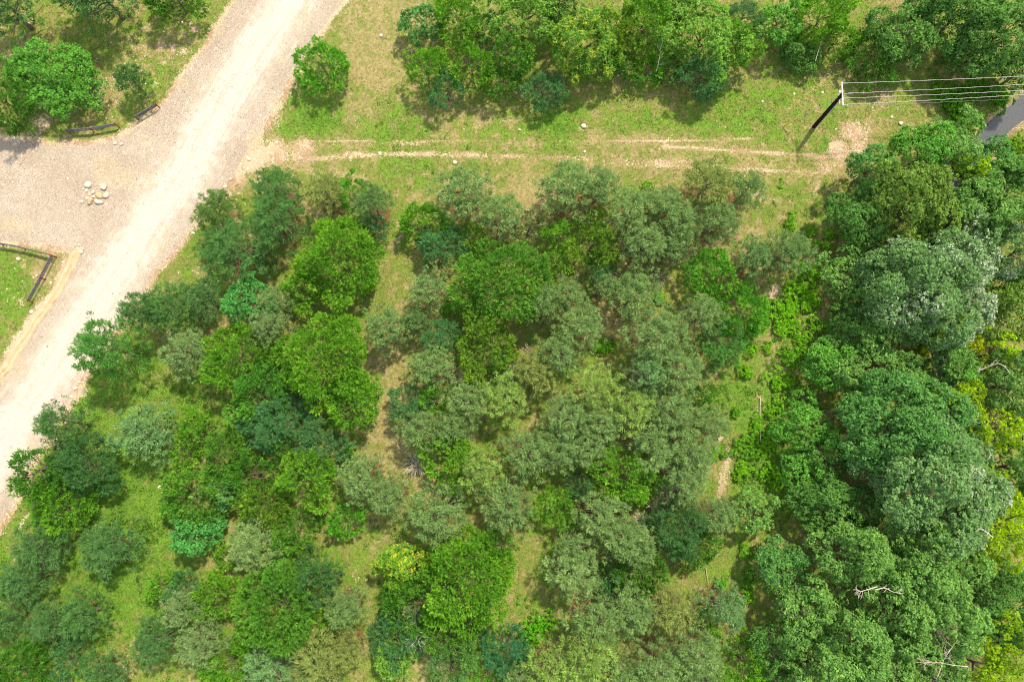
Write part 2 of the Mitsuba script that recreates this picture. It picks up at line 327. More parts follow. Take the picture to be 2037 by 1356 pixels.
# ------------------------------------------------------------------ the trees: kind, pixel of the crown's middle, crown radius in pixels, tint, height in metres (0: by kind), label
# P grey-green pine, D deep green pine, E broadleaf with long sprays, O broadleaf with rounded clumps, W the same with pale leaf undersides,
# Y yellow-green broadleaf, V feathery tree, S low shrub
TREES = '''
D 18 18 58 . 9 dark pine filling the picture's upper corner above the driveway
D 205 -8 66 g 10 dark pine at the upper edge with one pale branch tip
D 150 -14 42 . 8 dark pine at the upper edge beside the pine with a pale tip
E 345 -10 52 d 8 green broadleaf tree at the upper edge above the bare stony patches
O 112 152 62 b 6.5 wide many lobed green tree standing above the pipe fence by the driveway
O 45 140 36 b 7 bright green side lobe tree beside the wide tree above the driveway
O 172 182 34 b 6 bright low green tree on the fence side of the wide lobed tree
E 12 205 50 d 8 dark green tree at the picture edge above the driveway mouth
D 268 165 35 d 6 small dark pine alone above the upper pipe fence
E 641 128 49 b 6 lone round bright green tree in the grass beside the road
E 846 138 44 y 7 yellow tipped tree at the corner of the upper thicket facing the lone round tree
O 842 45 44 t 7 bluish green tree on the upper thicket's road side edge
E 915 45 52 y 9 tall yellow green tree at the upper edge behind the thicket's corner
O 960 55 34 d 6 dark gap filling tree between two yellow green crowns of the upper thicket
V 890 182 40 t 5 blue green feathery tree drooping over the shade at the thicket's lower corner
E 938 128 46 y 7.5 bright sprayed tree in the front row of the upper thicket
E 1015 112 46 . 7.5 long sprayed drooping tree in the front row of the upper thicket
O 1040 40 60 y 10 olive green tall tree at the upper edge above the long sprayed tree
E 995 168 36 . 5 low green tree with one branch reaching down onto the mown grass
V 1078 180 42 t 5 pale sprigged feathery tree hanging over the grass below the light tree
L 1155 95 66 . 9 light green tree dotted with pale yellow clusters in the upper thicket
O 1112 12 44 d 8 dark green tree at the upper edge just behind the light clustered tree
E 1218 62 44 o 8 dull olive wispy tree between the light clustered tree and a lime one
E 1282 48 56 y 9 brilliant yellow green tree at the upper edge of the thicket
E 1240 130 34 d 5 dark low tree under the wispy olive tree of the thicket
E 1288 142 32 b 4 low bright bush tree beneath the bare white branch
E 1330 135 30 d 5 dark shaded tree beside the bare white branch
O 1396 78 68 l 10 olive yellow domed tree standing over a blue feathery skirt
V 1398 148 48 t 7 blue green feathery tree under the olive yellow dome
E 1463 95 40 l 8 vivid lime sprayed tree beside the olive yellow dome
O 1352 5 46 b 8 bright green tree at the upper edge between lime and olive crowns
V 1476 40 38 g 7 grey feathery tree between lime sprays and a round leaved tree
O 1545 48 50 b 8 round leaved bright tree by the grey feathery tree
E 1635 35 56 l 8 light green tree at the upper edge above bare forked branches
E 1668 75 38 l 6 light green small tree next to the yellow grass gap
O 1795 72 58 . 9 mid green tree standing across the wires from the pole
E 1735 112 48 d 4 dark low bush tree beyond the pole's crossarm
O 1590 112 40 d 3 low dark bramble mound below the round leaved tree
O 1905 32 66 d 11 deep green tall tree at the upper edge over the creek
O 1985 72 72 . 12 broad dusty green tree at the upper edge corner above the wires
O 1935 112 46 d 9 dark tree below the broad dusty green tree above the wires
O 1850 -8 48 d 10 dark tree at the upper edge beside the tree across the wires
O 2030 140 42 d 9 dark tree at the picture edge just above the wires
S 1895 205 26 d 1.8 dark bush on the creek bank below the wires
S 1935 185 24 d 1.8 small bank bush under the middle of the wires
S 1918 235 26 . 2 green bush overhanging the water's near end
S 1985 195 24 d 2 bush on the far creek bank under the wires
S 1870 180 20 . 1.5 lowest green bush at the start of the creek bank
S 2020 290 26 o 1.5 olive bush on the dry bank across the creek
O 1885 288 52 p 11 pale green tree leaning towards the visible water
O 1826 312 56 b 12 rich green tree at the upper tip of the creek wood
O 1728 338 48 t 9 blue green tree at the corner of the creek wood nearest the pole
Y 1898 350 46 . 10 yellowing tree just below the visible water
O 1795 412 84 o 13 wide olive green tree in the upper creek wood
O 1712 432 58 d 9 dark tree on the clearing side of the wide olive tree
O 1978 325 58 t 11 blue green tree on the far side of the water
O 2012 398 72 . 13 tall tree at the picture edge below the water
O 1930 425 66 p 13 light tree between the wide olive tree and the picture edge
W 1840 575 108 . 16 huge silvery tree with white shimmering leaves
W 1925 492 50 . 14 silver leaved tree on the upper side of the huge silvery tree
W 2018 510 54 . 14 silver leaved tree at the picture edge
O 1682 553 50 p 8 light leaved tree on the clearing edge beside the huge silvery tree
O 1722 602 46 d 8 dark tree tucked under the huge silvery tree's near flank
O 1702 662 58 d 8 dark round tree on the clearing edge below the light leaved one
O 1745 488 46 d 9 dark green tree between the wide olive tree and the silvery one
Y 1832 668 38 o 9 yellowish olive tree peeping out below the huge silvery tree
Y 1932 655 48 o 10 dull yellow tree between silvery leaves and a bare branch
O 2005 622 54 o 11 pale olive tree at the picture edge beside the dull yellow tree
E 1988 572 38 b 9 bright green tree at the picture edge under silver leaves
O 1872 712 50 . 9 mid green tree below the yellowish pair in the creek wood
Y 1978 705 34 l 10 thin lime tree carrying a bare white limb
O 1742 735 72 p 10 broad light green tree in the middle of the clearing edge
O 1648 728 54 b 7 bright tree where lime shrubs meet the creek wood
O 1790 840 106 t 15 very broad blue green tree in the middle of the creek wood
W 1850 945 112 q 17 largest rounded crown in the creek wood with silver flecks
Y 1885 825 62 . 13 yellow green crown wedged between two very broad crowns
O 1925 750 34 b 10 bright small crown beside the black gaps of the wood
Y 1990 852 44 l 13 lime branch crown reaching towards the picture edge
O 2012 765 60 g 11 greyish tree at the picture edge below the bare white limb
O 2020 930 54 d 10 dark tree at the picture edge below the lime branch crown
Y 1985 1050 78 y 15 brightest yellow tree with pale branches at the picture edge
Y 1950 935 32 y 13 small yellow crown on the flank of the largest rounded crown
O 1602 848 56 b 8 bright tree bulging from the wood towards the bare strip
O 1645 918 48 d 7 dark tree below the bulging bright one
O 1588 935 44 b 6 bright low tree beside yellow weeds on the clearing edge
O 1640 1008 64 d 8 dark green tree above the reddish leaf gap
O 1718 1010 46 d 7 dark tree under the near side of the largest rounded crown
O 1562 1142 54 t 8 dark bluish tree on the clearing edge below the reddish gap
O 1692 1108 72 p 14 light crown below the reddish gap
O 1845 1120 84 p 16 light crown bordering the black hole in the wood
O 1772 1195 76 p 15 light crown holding a large white dead branch
O 1598 1215 58 p 12 light crown overlooking the lower end of the grassy strip
O 1700 1265 66 p 15 light lumpy crown above the lower edge of the wood
O 1868 1235 66 p 15 light crown beside dark trees in the lower wood
O 1985 1200 68 d 9 dark low tree in the deep shade under the brightest yellow tree
Y 2015 1290 54 . 13 yellow green crown in the lower corner at the picture edge
Y 1945 1318 50 . 12 yellow green crown at the lower edge next to bare grey limbs
O 1552 1285 50 d 8 dark tree at the wood's lower clearing edge
E 1472 1312 48 l 6 lime leaved tree at the lower end of the grassy strip
O 1632 1335 62 p 13 light crown at the lower edge nearest the lime leaved tree
O 1745 1338 64 p 14 light crown at the middle of the wood's lower edge
O 1848 1345 52 g 12 grey green crown at the lower edge under bare grey limbs
O 1545 1352 42 d 7 dark crown at the lower edge between lime leaves and the light wood
O 1925 1085 40 d 9 dark crown between the light crowns and the brightest yellow tree
O 1600 790 30 b 4 small bright tree on the bare strip's wood side
S 1613 457 15 . 1.2 small round shrub beside the brown path near the wood's corner
S 1573 441 13 l 1.1 small lime shrub in dry grass above the twin dark pines
S 1649 462 13 l 1.1 lime shrub between the brown path and the wood
S 1636 488 14 l 1.1 lime shrub on the brown path's wood side below its twin
S 1611 541 25 l 1.6 lime shrub clump below the twin dark pines
S 1579 576 22 l 1.6 lime shrub clump beside a pale bare spot
S 1556 608 29 l 1.7 widest lime shrub clump in the middle of the strip
S 1602 604 29 l 1.7 lime shrub clump between the widest clump and the wood
S 1565 646 27 l 1.5 lime shrub clump just below the widest one
S 1585 669 12 l 1.1 tiny round lime shrub among larger clumps
S 1626 649 17 . 1.4 green shrub hugging the wood beside the brown path
S 1605 687 18 l 1.3 lime shrub above the dry bare strip near the wood
S 1499 697 15 l 1.3 round lime shrub alone in grass at the head of the bare strip
S 1525 691 10 y 0.9 tiny yellow shrub next to a round lime one
S 1480 740 18 l 1.5 lime shrub alone on the pine side of the bare strip
S 1557 760 23 l 1.6 lime shrub on the wood side of the bare strip
S 1569 713 24 . 1.8 green shrub at the head of the bare strip by the wood
S 1539 804 19 l 1.5 lime shrub at the foot of the bare strip
S 1463 817 13 . 1.3 small green shrub by the pines above a fallen pole
S 1504 843 18 l 1.4 lime shrub straddled by a fallen pole's end
S 1493 888 28 . 1.8 big green shrub near the lower fallen pole
S 1533 852 18 l 1.4 lime shrub between the fallen pole and the bulging bright tree
S 1530 885 20 l 1.4 lime shrub below its neighbour by the bulging bright tree
S 1421 906 15 l 1.3 lime shrub at the pines' edge by the brown bare patch
S 1442 901 12 . 1.1 small green shrub touching the brown bare patch
S 1493 942 17 l 1.3 lime shrub above the rounded tree in the lower strip
S 1466 945 12 l 1.1 small lime shrub above the rounded tree nearest the bare patch
S 1540 945 24 y 1.3 yellow green weed shrub by the wood in the lower strip
S 1485 1106 14 . 1.3 little green shrub in the lower grassy strip
S 1486 1143 18 t 1.6 dark bluish shrub in the lower grassy strip
S 1432 1168 14 b 1.3 low bright shrub at the head of the lone lower pine
S 1485 1192 14 l 1.2 lime shrub between the lone lower pine and the wood
S 1420 1262 16 l 1.2 lime shrub below the lone lower pine
S 690 900 20 b 2 rounded green shrub at the grass lane by a pale feathery tree
S 1315 592 15 b 1.6 green shrub among pines by a bare brown bush
S 895 612 19 b 1.8 bright green shrub between grey pines near the big domed tree
S 1205 685 23 d 2 dark leafy shrub enclosed by pines
S 1283 374 15 l 1.6 lime sprig showing between pines along the wheel tracks
S 1065 1248 31 b 2.2 broad leaved green shrub beside the teal dome
S 480 1278 22 b 2 small green shrub on a dry patch near the lower edge
D 440 428 50 o 8 dark pine behind the utility box
D 468 503 64 . 9 broad dark pine beside the road below the utility box pine
D 555 385 50 . 8 dark pine facing the fan of pale bare soil
D 558 445 58 . 8.5 broad dark pine in the gap before the reddish bare spot
D 520 520 30 g 5 grey dark young pine beside the broad roadside pine
P 650 388 45 o 7.5 light wispy pine at the upper edge of the reddish bare spot
E 703 385 34 b 6 bright green tree half hidden by a grey bushy pine
P 745 412 44 d 8 grey bushy pine at the top of the grass lane
V 738 455 32 t 5 teal skirt tree under the grey bushy pine
E 672 520 78 y 9 big yellow green tree at the top of the grass lane
E 605 578 42 y 6 darker sprayed tree leaning on the big yellow green tree
O 495 595 50 e 8 emerald green tree among dark roadside pines
P 552 605 34 g 6.5 grey pine squeezed between emerald and yellow green trees
P 545 652 42 g 7 pale grey pine below the emerald tree
D 412 600 46 g 7.5 grey dark pine on the road side of the emerald tree
D 350 615 50 . 8.5 dark pine second in the row reaching the road
D 295 622 42 . 9 dark pine overhanging the road's rubble edge
D 228 695 62 b 11 large pine leaning out over the road
P 385 700 50 g 7.5 grey green pine below the dark roadside row
E 472 715 66 y 8 yellow tipped tree in front of the grey green roadside pine
E 650 715 86 y 10 largest yellow flecked tree along the grass lane
E 702 805 60 l 8 bright lime tree at the foot of the largest yellow flecked tree
E 512 780 54 t 7 bluish tree with cream leaf tips
V 572 835 62 t 6.5 dark teal feathery tree with pale streaks
V 505 850 38 t 5 teal feathery tree above the lime thicket by the meadow
D 138 842 40 . 9 small thin pine leaning over the road shoulder
P 295 862 56 t 7 bluish round pine standing alone in the meadow
E 78 935 46 d 12 tall dark tree leaning out over the road in the lower meadow
V 168 925 56 d 8 dark feathery tree behind the tall leaning roadside tree
E 128 1008 56 l 6 yellow green tree below the tall leaning roadside tree
D 90 1085 48 g 6 grey green pine by the road's lower end
D 228 1085 56 g 6 spreading grey green pine in the middle meadow
D 58 1148 50 g 6 grey pine above the pale bare spot at the picture edge
D 108 1235 42 g 5.5 grey pine below the pale bare spot in the meadow
D 172 1220 44 . 5.5 green grey pine joined to the meadow side of another pine
D 22 1230 44 . 6 dark pine at the picture edge in the lower meadow
V 140 1310 32 t 4.5 small teal round tree in the lower meadow
E 38 1335 52 d 7 dark broadleaf tree in the picture's lower corner
D 213 1338 38 g 4 faded pine at the lower edge of the meadow
E 392 858 38 l 5 lime tree edge facing the bluish round pine
E 368 905 30 l 5 yellow lime tree at the thicket's meadow edge
E 445 905 50 . 6.5 green sprayed tree in the lower thicket near its lime edge
E 570 885 34 . 6 green tree with a yellow spray under the teal feathery tree
E 612 952 58 y 8 tree with golden needle like sprays by the grass lane
E 500 945 46 d 7 dark green tree at the heart of the lower thicket
E 530 1002 52 o 7 olive tree in the lower thicket below its heart
V 645 892 46 g 6 silver twigged feathery tree by the lane
O 385 1062 46 e 6 pale emerald leafy tree at the thicket's meadow corner
E 385 988 54 . 6.5 green tree above the pale emerald one facing a white meadow stone
O 450 985 34 t 5.5 bluish leafy tree inside the thicket's dark crack
P 512 1080 54 p 6.5 pale feathery pine at the bottom of the lower thicket
E 588 1050 46 . 6 green tree at the thicket's bottom corner by the grass
E 448 1105 22 l 3.5 lime sprig below the pale feathery pine
E 326 1163 30 l 4.5 lime half of a two toned tree pair in the lower meadow
V 365 1165 32 t 5 dark teal half of a two toned tree pair in the lower meadow
P 372 1202 42 g 6 grey pine below the two toned pair
E 428 1192 44 y 6 tree with cream yellow tips beside the two toned pair
E 560 1205 78 . 9 large green tree in the lower middle
V 622 1150 46 d 8 dark teal crown on the upper shoulder of the large green tree
O 552 1142 32 b 7 leafy lime crown at the top of the large green tree
E 600 1250 46 y 7 yellow flecked lower flank tree of the large green tree
P 690 1205 44 . 7 round grey pine at the narrow part of the grass lane
D 320 1270 48 g 6 dark round grey pine near the lower edge
P 407 1277 44 g 6 grey round pine next to the dark round one near the lower edge
E 455 1318 46 l 5 lime green tree at the lower edge among grey pines
P 545 1332 58 t 7 bluish pine at the lower edge by the lime tree
P 640 1300 60 o 7.5 wide grey pine with a fallen pink branch
P 640 1356 44 . 6.5 pine with a star of bare branches on the lower edge
P 695 1285 36 o 6.5 pine beside the lane near the lower edge
E 842 446 46 l 6 vivid lime tree above the shaded lane
V 885 492 50 t 6 teal round feathery tree below the vivid lime tree
P 922 388 60 . 8.5 tall grey pine along the wheel tracks nearest the lime tree
P 1000 435 50 . 8 grey pine second along the wheel tracks
E 940 472 30 o 5 small olive drooping tree under two grey pines
C 1050 455 34 . 6 tree with cream blossom among the pines
E 1000 562 82 . 9 big domed green tree in the middle of the stand
P 856 580 43 . 7 grey green pine at the lane below the teal tree
P 772 652 50 . 7.5 grey green pine bulging into the grass lane
P 830 640 30 d 6 darker pine between two grey ones on the lane
V 876 668 40 t 6 teal tree between grey pines and the olive tree
E 968 690 62 o 7.5 olive yellow tree below the big domed tree
V 1005 738 32 t 6 teal sprays hanging under the olive yellow tree
P 862 732 48 . 7 grey pine beside the pinkish dead bush
V 812 800 40 t 6 teal pine like tree on the lane's stand side
E 865 798 34 b 6.5 bright green tree wedged between teal and grey pines
P 928 800 48 . 7.5 grey pine below the pinkish dead bush
P 1002 792 50 l 8 light tufted pine beside the dark gap
P 836 852 44 . 7 pine with a bare slanting branch on the lane side
P 902 850 40 . 7 grey pine above the round lime tree
E 895 912 56 l 6.5 round lime tree by the white dead bush
P 725 950 50 . 7 grey pine across the lane from the white dead bush
P 775 985 44 . 7 grey pine below the white dead bush
E 690 1035 36 b 5 bright green tree under the grey lane pines
P 872 1025 62 . 8 broad grey pine below the round lime tree
P 958 935 50 l 8.5 yellow tufted pine beside the round lime tree
P 1012 1000 58 . 8 broad pine above the dry grassy hollow
P 1052 900 58 . 8.5 broad pine in the heart of the stand
E 1105 1005 44 l 6.5 lime tree at the hollow's upper side
V 1155 965 36 d 6 dark green tree joined to the lime tree at the hollow
P 1080 605 46 . 8 pine on the flank of the big domed tree
P 1128 592 42 . 7.5 pine above the small brown gap in the stand
P 1150 655 52 . 8.5 pine with a long bare branch near the brown gap
P 1112 705 50 . 8.5 pine beside the small pink dead bush
P 1070 745 44 o 7.5 pine with drooping bare tips above the dark gap
P 1180 775 56 l 8.5 pine below the reddish litter patch
P 1125 835 54 . 8.5 pine at the centre beside the dark dead twigs
P 1195 845 50 . 8 pine just beyond the dark dead twigs
P 1252 820 54 l 9 light tufted pine in the dense middle of the stand
P 1300 668 62 . 9.5 tall pine above the brown litter gap
P 1345 738 58 . 9 broad pine on the strip side of the stand
P 1285 745 46 t 8.5 bluish pine beside the reddish litter patch
P 1325 825 56 . 9 pine in the dense block near the dark green tree
P 1258 592 54 . 8.5 pine between the two brown dead bushes
P 1205 575 32 . 7 small pine by the upper brown dead bush
P 1110 895 46 . 8 pine above the yellow litter sliver
P 1165 895 46 . 8 pine nearest the orange litter hole
P 1300 890 58 . 9 broad pine above the yellow sprayed tree
P 1372 898 56 . 9 broad pine on the stand's lower strip edge
P 1352 955 50 . 8.5 pine above the trio of grey dead bushes
P 1405 845 42 . 7 pine at the strip's edge above the brown bare patch
E 1388 805 36 d 5 dark green leafy tree between pines at the strip
E 1245 945 62 y 8 yellow sprayed tree enclosed by pines
P 1130 385 60 . 9 broad rounded pine along the wheel tracks
P 1190 378 46 . 8.5 pine joined to the broad rounded one at the wheel tracks
P 1250 430 58 . 8.5 pine behind the lime sprig near the wheel tracks
P 1312 420 48 . 8.5 pine behind the small gap along the wheel tracks
P 1400 372 58 o 10 tallest pine at the wheel tracks with a brown hollow
P 1478 385 42 . 9 end pine of the row along the wheel tracks
P 1345 455 54 . 8.5 pine with long bare twigs behind the tallest row pine
P 1420 440 46 . 8.5 pine on the dry grass side behind the tallest row pine
P 1275 490 54 . 8.5 pine above the upper brown dead bush
P 1330 500 34 . 7 pine by the leaning thin pole
E 1110 468 36 l 6.5 lime tree at the centre of the upper pines
E 1110 518 30 y 6 yellow green dome below the lime tree of the upper pines
E 1180 485 52 o 7 dull olive broadleaf among the upper pines
E 1190 428 20 l 5 lime sprig tree among the upper pines
V 1195 535 34 d 5.5 dark green low tree over the deepest gap
E 1405 545 50 b 7 bright green tree beside the twin dark pines
E 1472 622 54 b 6 bright green tree sloping towards the lime shrubs
P 1490 518 46 d 7.5 near half of the twin dark pines
P 1560 505 50 d 7.5 far half of the twin dark pines on the strip
P 1392 630 44 . 8 grey pine beside the sloping bright green tree
V 1432 680 42 b 5.5 soft feathery green tree at the stand's edge
P 1195 1020 58 . 8 broad pine below the yellow sprayed tree
P 1145 1090 44 . 7.5 pine above the pale fluffy pine
P 1240 1065 54 . 8.5 broad pine on the near side of the dead bush trio
P 1135 1132 50 p 8 pale fluffy pine at the hollow's edge
P 1265 1095 40 . 7.5 pine under the broad one beside the dead bush trio
V 1345 1050 58 d 6.5 dark green feathery tree below the dead bush trio
E 1388 1090 36 d 5 dark green leafy tree over the lower grass opening
P 1420 1022 42 . 6.5 grey pine between the feathery tree and the rounded tree
O 1497 1012 47 p 6.5 rounded light tree standing in the lower strip
E 1272 1135 54 d 7 deep green sprayed tree near the lower grass opening
V 1210 1145 30 t 5.5 teal tree between the pale fluffy pine and deep green sprays
P 1180 1225 60 . 9 broad pine on the far side of the hollow
P 1250 1205 54 . 8.5 pine beneath the deep green sprayed tree
P 1325 1205 52 o 8 reddish twigged pine below the lower grass opening
P 1170 1295 58 l 9.5 brightest tufted pine near the lower edge
P 1378 1285 58 . 9 bluish broad pine near the foot of the strip
P 1300 1320 56 . 8.5 pine by the red litter hole on the lower edge
P 1225 1340 46 . 8 pine on the lower edge below the brightest tufted pine
P 1092 1325 54 l 8 yellowish pine on the lower edge by the teal dome
P 1032 1345 38 . 7 pine at the lower edge under the teal dome
P 1435 1202 44 t 7.5 lone lower pine beside the strip with pale branches
P 1395 1350 44 . 7 pine on the lower edge at the foot of the strip
E 922 1152 88 y 10 great round tree dusted with pale yellow tips
E 985 1085 40 d 7 dark green shoulder tree behind the great round tree
L 802 1125 52 y 7.5 tree with bright yellow clusters beside the great round tree
E 828 1200 58 d 7 dark green tree under the yellow clustered one
V 790 1262 50 t 5 soft teal feathery tree by the white vine tangle
O 780 1310 46 l 3.5 flat lime green leafy mound near the lower edge
E 890 1268 48 . 6 green sprayed tree below the great round tree
V 938 1285 40 l 6 soft yellow green feathery tree by the teal dome
V 1010 1285 46 T 6 dense teal domed tree near the lower edge
V 895 1332 40 p 6.5 pale starry feathery tree on the lower edge
E 968 1342 36 b 5 bright green tree on the lower edge between pale and teal trees
'''
rows = []
for line in TREES.strip().split('\n'):
    k, x, y, r, tint, H, text = line.split(None, 6)
    rows.append((k, float(x), float(y), float(r), tint, float(H), text))
for k, x, y, r, tint, H, text in rows:
    if k in 'PD':
        c = G(x, y, .5 * H)
        if x > 560 or 400 < x < 620 and y < 520: pine_spots.append((c[0], c[1], r * PXM * .80))

# ------------------------------------------------------------------ ground sheet, road, creek
def grid_axis(lo, hi, step, far):
    core = np.arange(lo, hi + step / 2, step)
    g = np.array([8, 20, 45, 100, 220, 500, far]) - 0.0
    return np.concatenate([lo - g[::-1], core, hi + g])


gx, gy = grid_axis(-90, 94, 0.38, 1500), grid_axis(-48, 72, 0.38, 1500)
X, Y = np.meshgrid(gx, gy)
xf, yf = X.ravel(), Y.ravel()
Z = height(xf, yf)
near = (np.abs(xf) < 130) & (yf > -80) & (yf < 100)
Z = np.where(near, Z, 0.0)
bare_m, lush_m = masks(xf, yf)
nxg, nyg = len(gx), len(gy)
ii, jj = np.meshgrid(np.arange(nxg - 1), np.arange(nyg - 1))
q = (jj * nxg + ii).ravel()
ground_faces = np.vstack([np.stack([q, q + 1, q + nxg + 1], 1), np.stack([q, q + nxg + 1, q + nxg], 1)])
put('ground', (np.stack([xf, yf, Z], 1), ground_faces), 'ground_material', True, uv=np.stack([bare_m, lush_m], 1))
tag('ground', 'grassy clearing with bare soil, wheel tracks and brown needle litter', kind='structure')


def sheet(poly, step, z):
    """The polygon as a sheet of triangles."""
    outline = np.array(poly.exterior.coords)[:-1]
    v, f = trimesh.creation.triangulate_polygon(Polygon(outline), engine='earcut')
    return np.column_stack([v, np.full(len(v), z)]), f


v, f = sheet(road_poly, .3, 0.006)
if np.cross(v[f[0, 1]] - v[f[0, 0]], v[f[0, 2]] - v[f[0, 0]])[2] < 0: f = f[:, ::-1]
put('road', (v, f), 'road_material')
tag('road', 'pale crushed stone road running diagonally with a gravel driveway joining it', kind='structure')

# the sandy bank that edges the road on the fence side: a low ridge with an eroded rut
BANK = [(158, 492), (142, 520), (128, 548), (112, 578), (92, 606), (72, 634), (50, 668), (30, 698), (10, 730), (-15, 762), (-50, 812)]
bp = GL(BANK)
ls = LineString(bp); n = int(ls.length / .25)
cp = np.array([ls.interpolate(i * .25).coords[0] for i in range(n)])
tt = np.gradient(cp, axis=0); tt /= np.linalg.norm(tt, axis=1, keepdims=True); nn = np.stack([-tt[:, 1], tt[:, 0]], 1)
prof = [(-.62, .0), (-.45, .12), (-.28, .30), (-.06, .34), (.14, .28), (.24, .08), (.36, .0), (.46, .20), (.66, .22), (.85, .0)]
V = []
for i in range(n):
    wob = (npn(cp[i, 0], cp[i, 1], .6, 71) - .5) * .5
    for k, (o, h) in enumerate(prof):
        p = cp[i] + nn[i] * (o + wob + (npn(cp[i, 0] * 1., cp[i, 1], 2.2, 72 + k) - .5) * .25) * (1 if i > 3 else .5)
        V.append([p[0], p[1], 0.012 + h * (.5 + .9 * npn(p[0], p[1], 1.4, 90)) * min(1, i / 4)])
m = len(prof)
F = [[i * m + k, i * m + k + 1, (i + 1) * m + k + 1] for i in range(n - 1) for k in range(m - 1)] + [[i * m + k, (i + 1) * m + k + 1, (i + 1) * m + k] for i in range(n - 1) for k in range(m - 1)]
F = np.array(F); V = np.array(V)
if np.cross(V[F[40, 1]] - V[F[40, 0]], V[F[40, 2]] - V[F[40, 0]])[2] < 0: F = F[:, ::-1]
put('sandy_bank', (V, F), 'sand_material', 40)
tag('sandy_bank', 'low tan sandy bank with an eroded rut along the road edge by the fence', kind='structure')

# water in the creek
wx_, wy_ = np.meshgrid(np.arange(52, 100, .5), np.arange(0, 66, .5))
wv = np.stack([wx_.ravel(), wy_.ravel(), np.full(wx_.size, -.95)], 1)
w_ = wx_.shape[1]; qi = (np.arange(wx_.shape[0] - 1)[:, None] * w_ + np.arange(w_ - 1)).ravel()
wf = np.vstack([np.stack([qi, qi + 1, qi + w_ + 1], 1), np.stack([qi, qi + w_ + 1, qi + w_], 1)])
keep = shapely.distance(creek_line, shapely.points(wv[:, 0], wv[:, 1])) < 4.2
wf = wf[keep[wf].all(1)]
wv[:, 2] += (npn(wv[:, 0], wv[:, 1], 1.2, 5) - .5) * .03
put('creek_water', (wv, wf), 'water_material', True)
tag('creek_water', 'shallow grey blue creek water between the overhanging trees', kind='structure')


# ------------------------------------------------------------------ stuff: grass, weeds, gravel
def leaf_mesh(P, A, N, L, W, C):
    """One triangle per leaf: centre P, long axis A, normal N, length L, width W, colour C."""
    B = np.cross(N, A); B /= np.linalg.norm(B, axis=1, keepdims=True) + 1e-9
    L, W = np.asarray(L)[:, None], np.asarray(W)[:, None]
    v = np.stack([P - A * L * .4 - B * W * .5, P - A * L * .4 + B * W * .5, P + A * L * .6], 1).reshape(-1, 3)
    return v.astype(np.float32), np.arange(len(v)).reshape(-1, 3), np.repeat(np.clip(C, 0, 1), 3, 0).astype(np.float32)


def unit(v):
    return v / (np.linalg.norm(v, axis=-1, keepdims=True) + 1e-9)


def in_view(x, y, pad=4.0):
    a = x / (CAM_H / math.cos(TILT))
    return (np.abs(x) < 74 + .11 * np.maximum(y, 0) + pad) & (y > -46) & (y < 72)


NG = 95000
sx, sy = rng.uniform(-84, 88, NG * 2), rng.uniform(-46, 72, NG * 2)
b_, l_ = masks(sx, sy)
rd_ = road_dist(sx, sy)
ok = in_view(sx, sy) & (rd_ > .05) & (creek_depth(sx, sy) < .9) & (rng.random(len(sx)) < np.clip(.25 + .8 * l_, 0.2, 1)) & (b_ < .55 - .25 * rng.random(len(sx))) & (b_ > -.45)
sx, sy, b_, l_ = sx[ok][:NG], sy[ok][:NG], b_[ok][:NG], l_[ok][:NG]
sz = height(sx, sy)
nb = 3
P = np.repeat(np.stack([sx, sy, sz], 1), nb, 0)
k = len(P)
lr = np.repeat(l_, nb) + rng.normal(0, .18, k)
A = unit(np.stack([rng.normal(0, 1, k), rng.normal(0, 1, k), rng.uniform(.5, 1.5, k)], 1))
N = unit(np.stack([rng.normal(0, .5, k), rng.normal(0, .5, k), np.full(k, .8)], 1)); N = unit(N - A * (N * A).sum(1, keepdims=True))
L = rng.uniform(.12, .30, k) * (.7 + .5 * np.clip(lr, 0, 1)); W = rng.uniform(.05, .13, k)
P = P + A * L[:, None] * .4 + np.stack([rng.normal(0, .12, k), rng.normal(0, .12, k), np.zeros(k)], 1)
g0, g1, g2 = np.array([.33, .28, .15]), np.array([.20, .245, .062]), np.array([.11, .25, .034])
t1, t2 = np.clip((lr - .1) / .3, 0, 1)[:, None], np.clip((lr - .45) / .4, 0, 1)[:, None]
C = ((g0 * (1 - t1) + g1 * t1) * (1 - t2) + g2 * t2) * rng.uniform(.75, 1.25, (k, 1))
v, f, c = leaf_mesh(P, A, N, L, W, C)
put('grass', (v, f), 'grass_material', color=c)
tag('grass', 'short mixed green and dry grass tufts covering the clearing', kind='stuff')

# broad-leaved weeds: in the meadow below the road and along the strip beside the creek wood
WEED = [(90, 1120, 200, 1.0), (300, 1000, 90, .5), (240, 800, 110, 1.0), (400, 800, 90, 1.3), (250, 1180, 120, 1.0), (1520, 850, 110, 1.2), (1560, 960, 80, 1.4), (1540, 660, 80, 1.3), (1600, 480, 60, .8), (1050, 1140, 70, .9), (720, 1090, 70, .5),
        (1560, 420, 60, .6), (850, 260, 120, .25), (1580, 130, 60, .8), (1960, 190, 60, 1.6), (1880, 170, 60, 1.2), (560, 1130, 60, .8), (300, 1300, 90, .8), (1390, 1140, 60, .7), (450, 1300, 60, .6), (730, 1250, 60, .4), (1430, 760, 60, 1.0), (980, 900, 50, .5), (1640, 600, 60, 1.2)]
pts, dens = [], []
for x, y, r, s in WEED:
    c0 = G(x, y); R_ = r * PXM
    nn_ = int(s * R_ * R_ * 5)
    a, rr = rng.uniform(0, 2 * np.pi, nn_), R_ * np.sqrt(rng.random(nn_)) * 1.15
    pts.append(np.stack([c0[0] + rr * np.cos(a), c0[1] + rr * np.sin(a)], 1))
pts = np.vstack(pts)
clump = npn(pts[:, 0], pts[:, 1], .55, 33)
b_, l_ = masks(pts[:, 0], pts[:, 1])
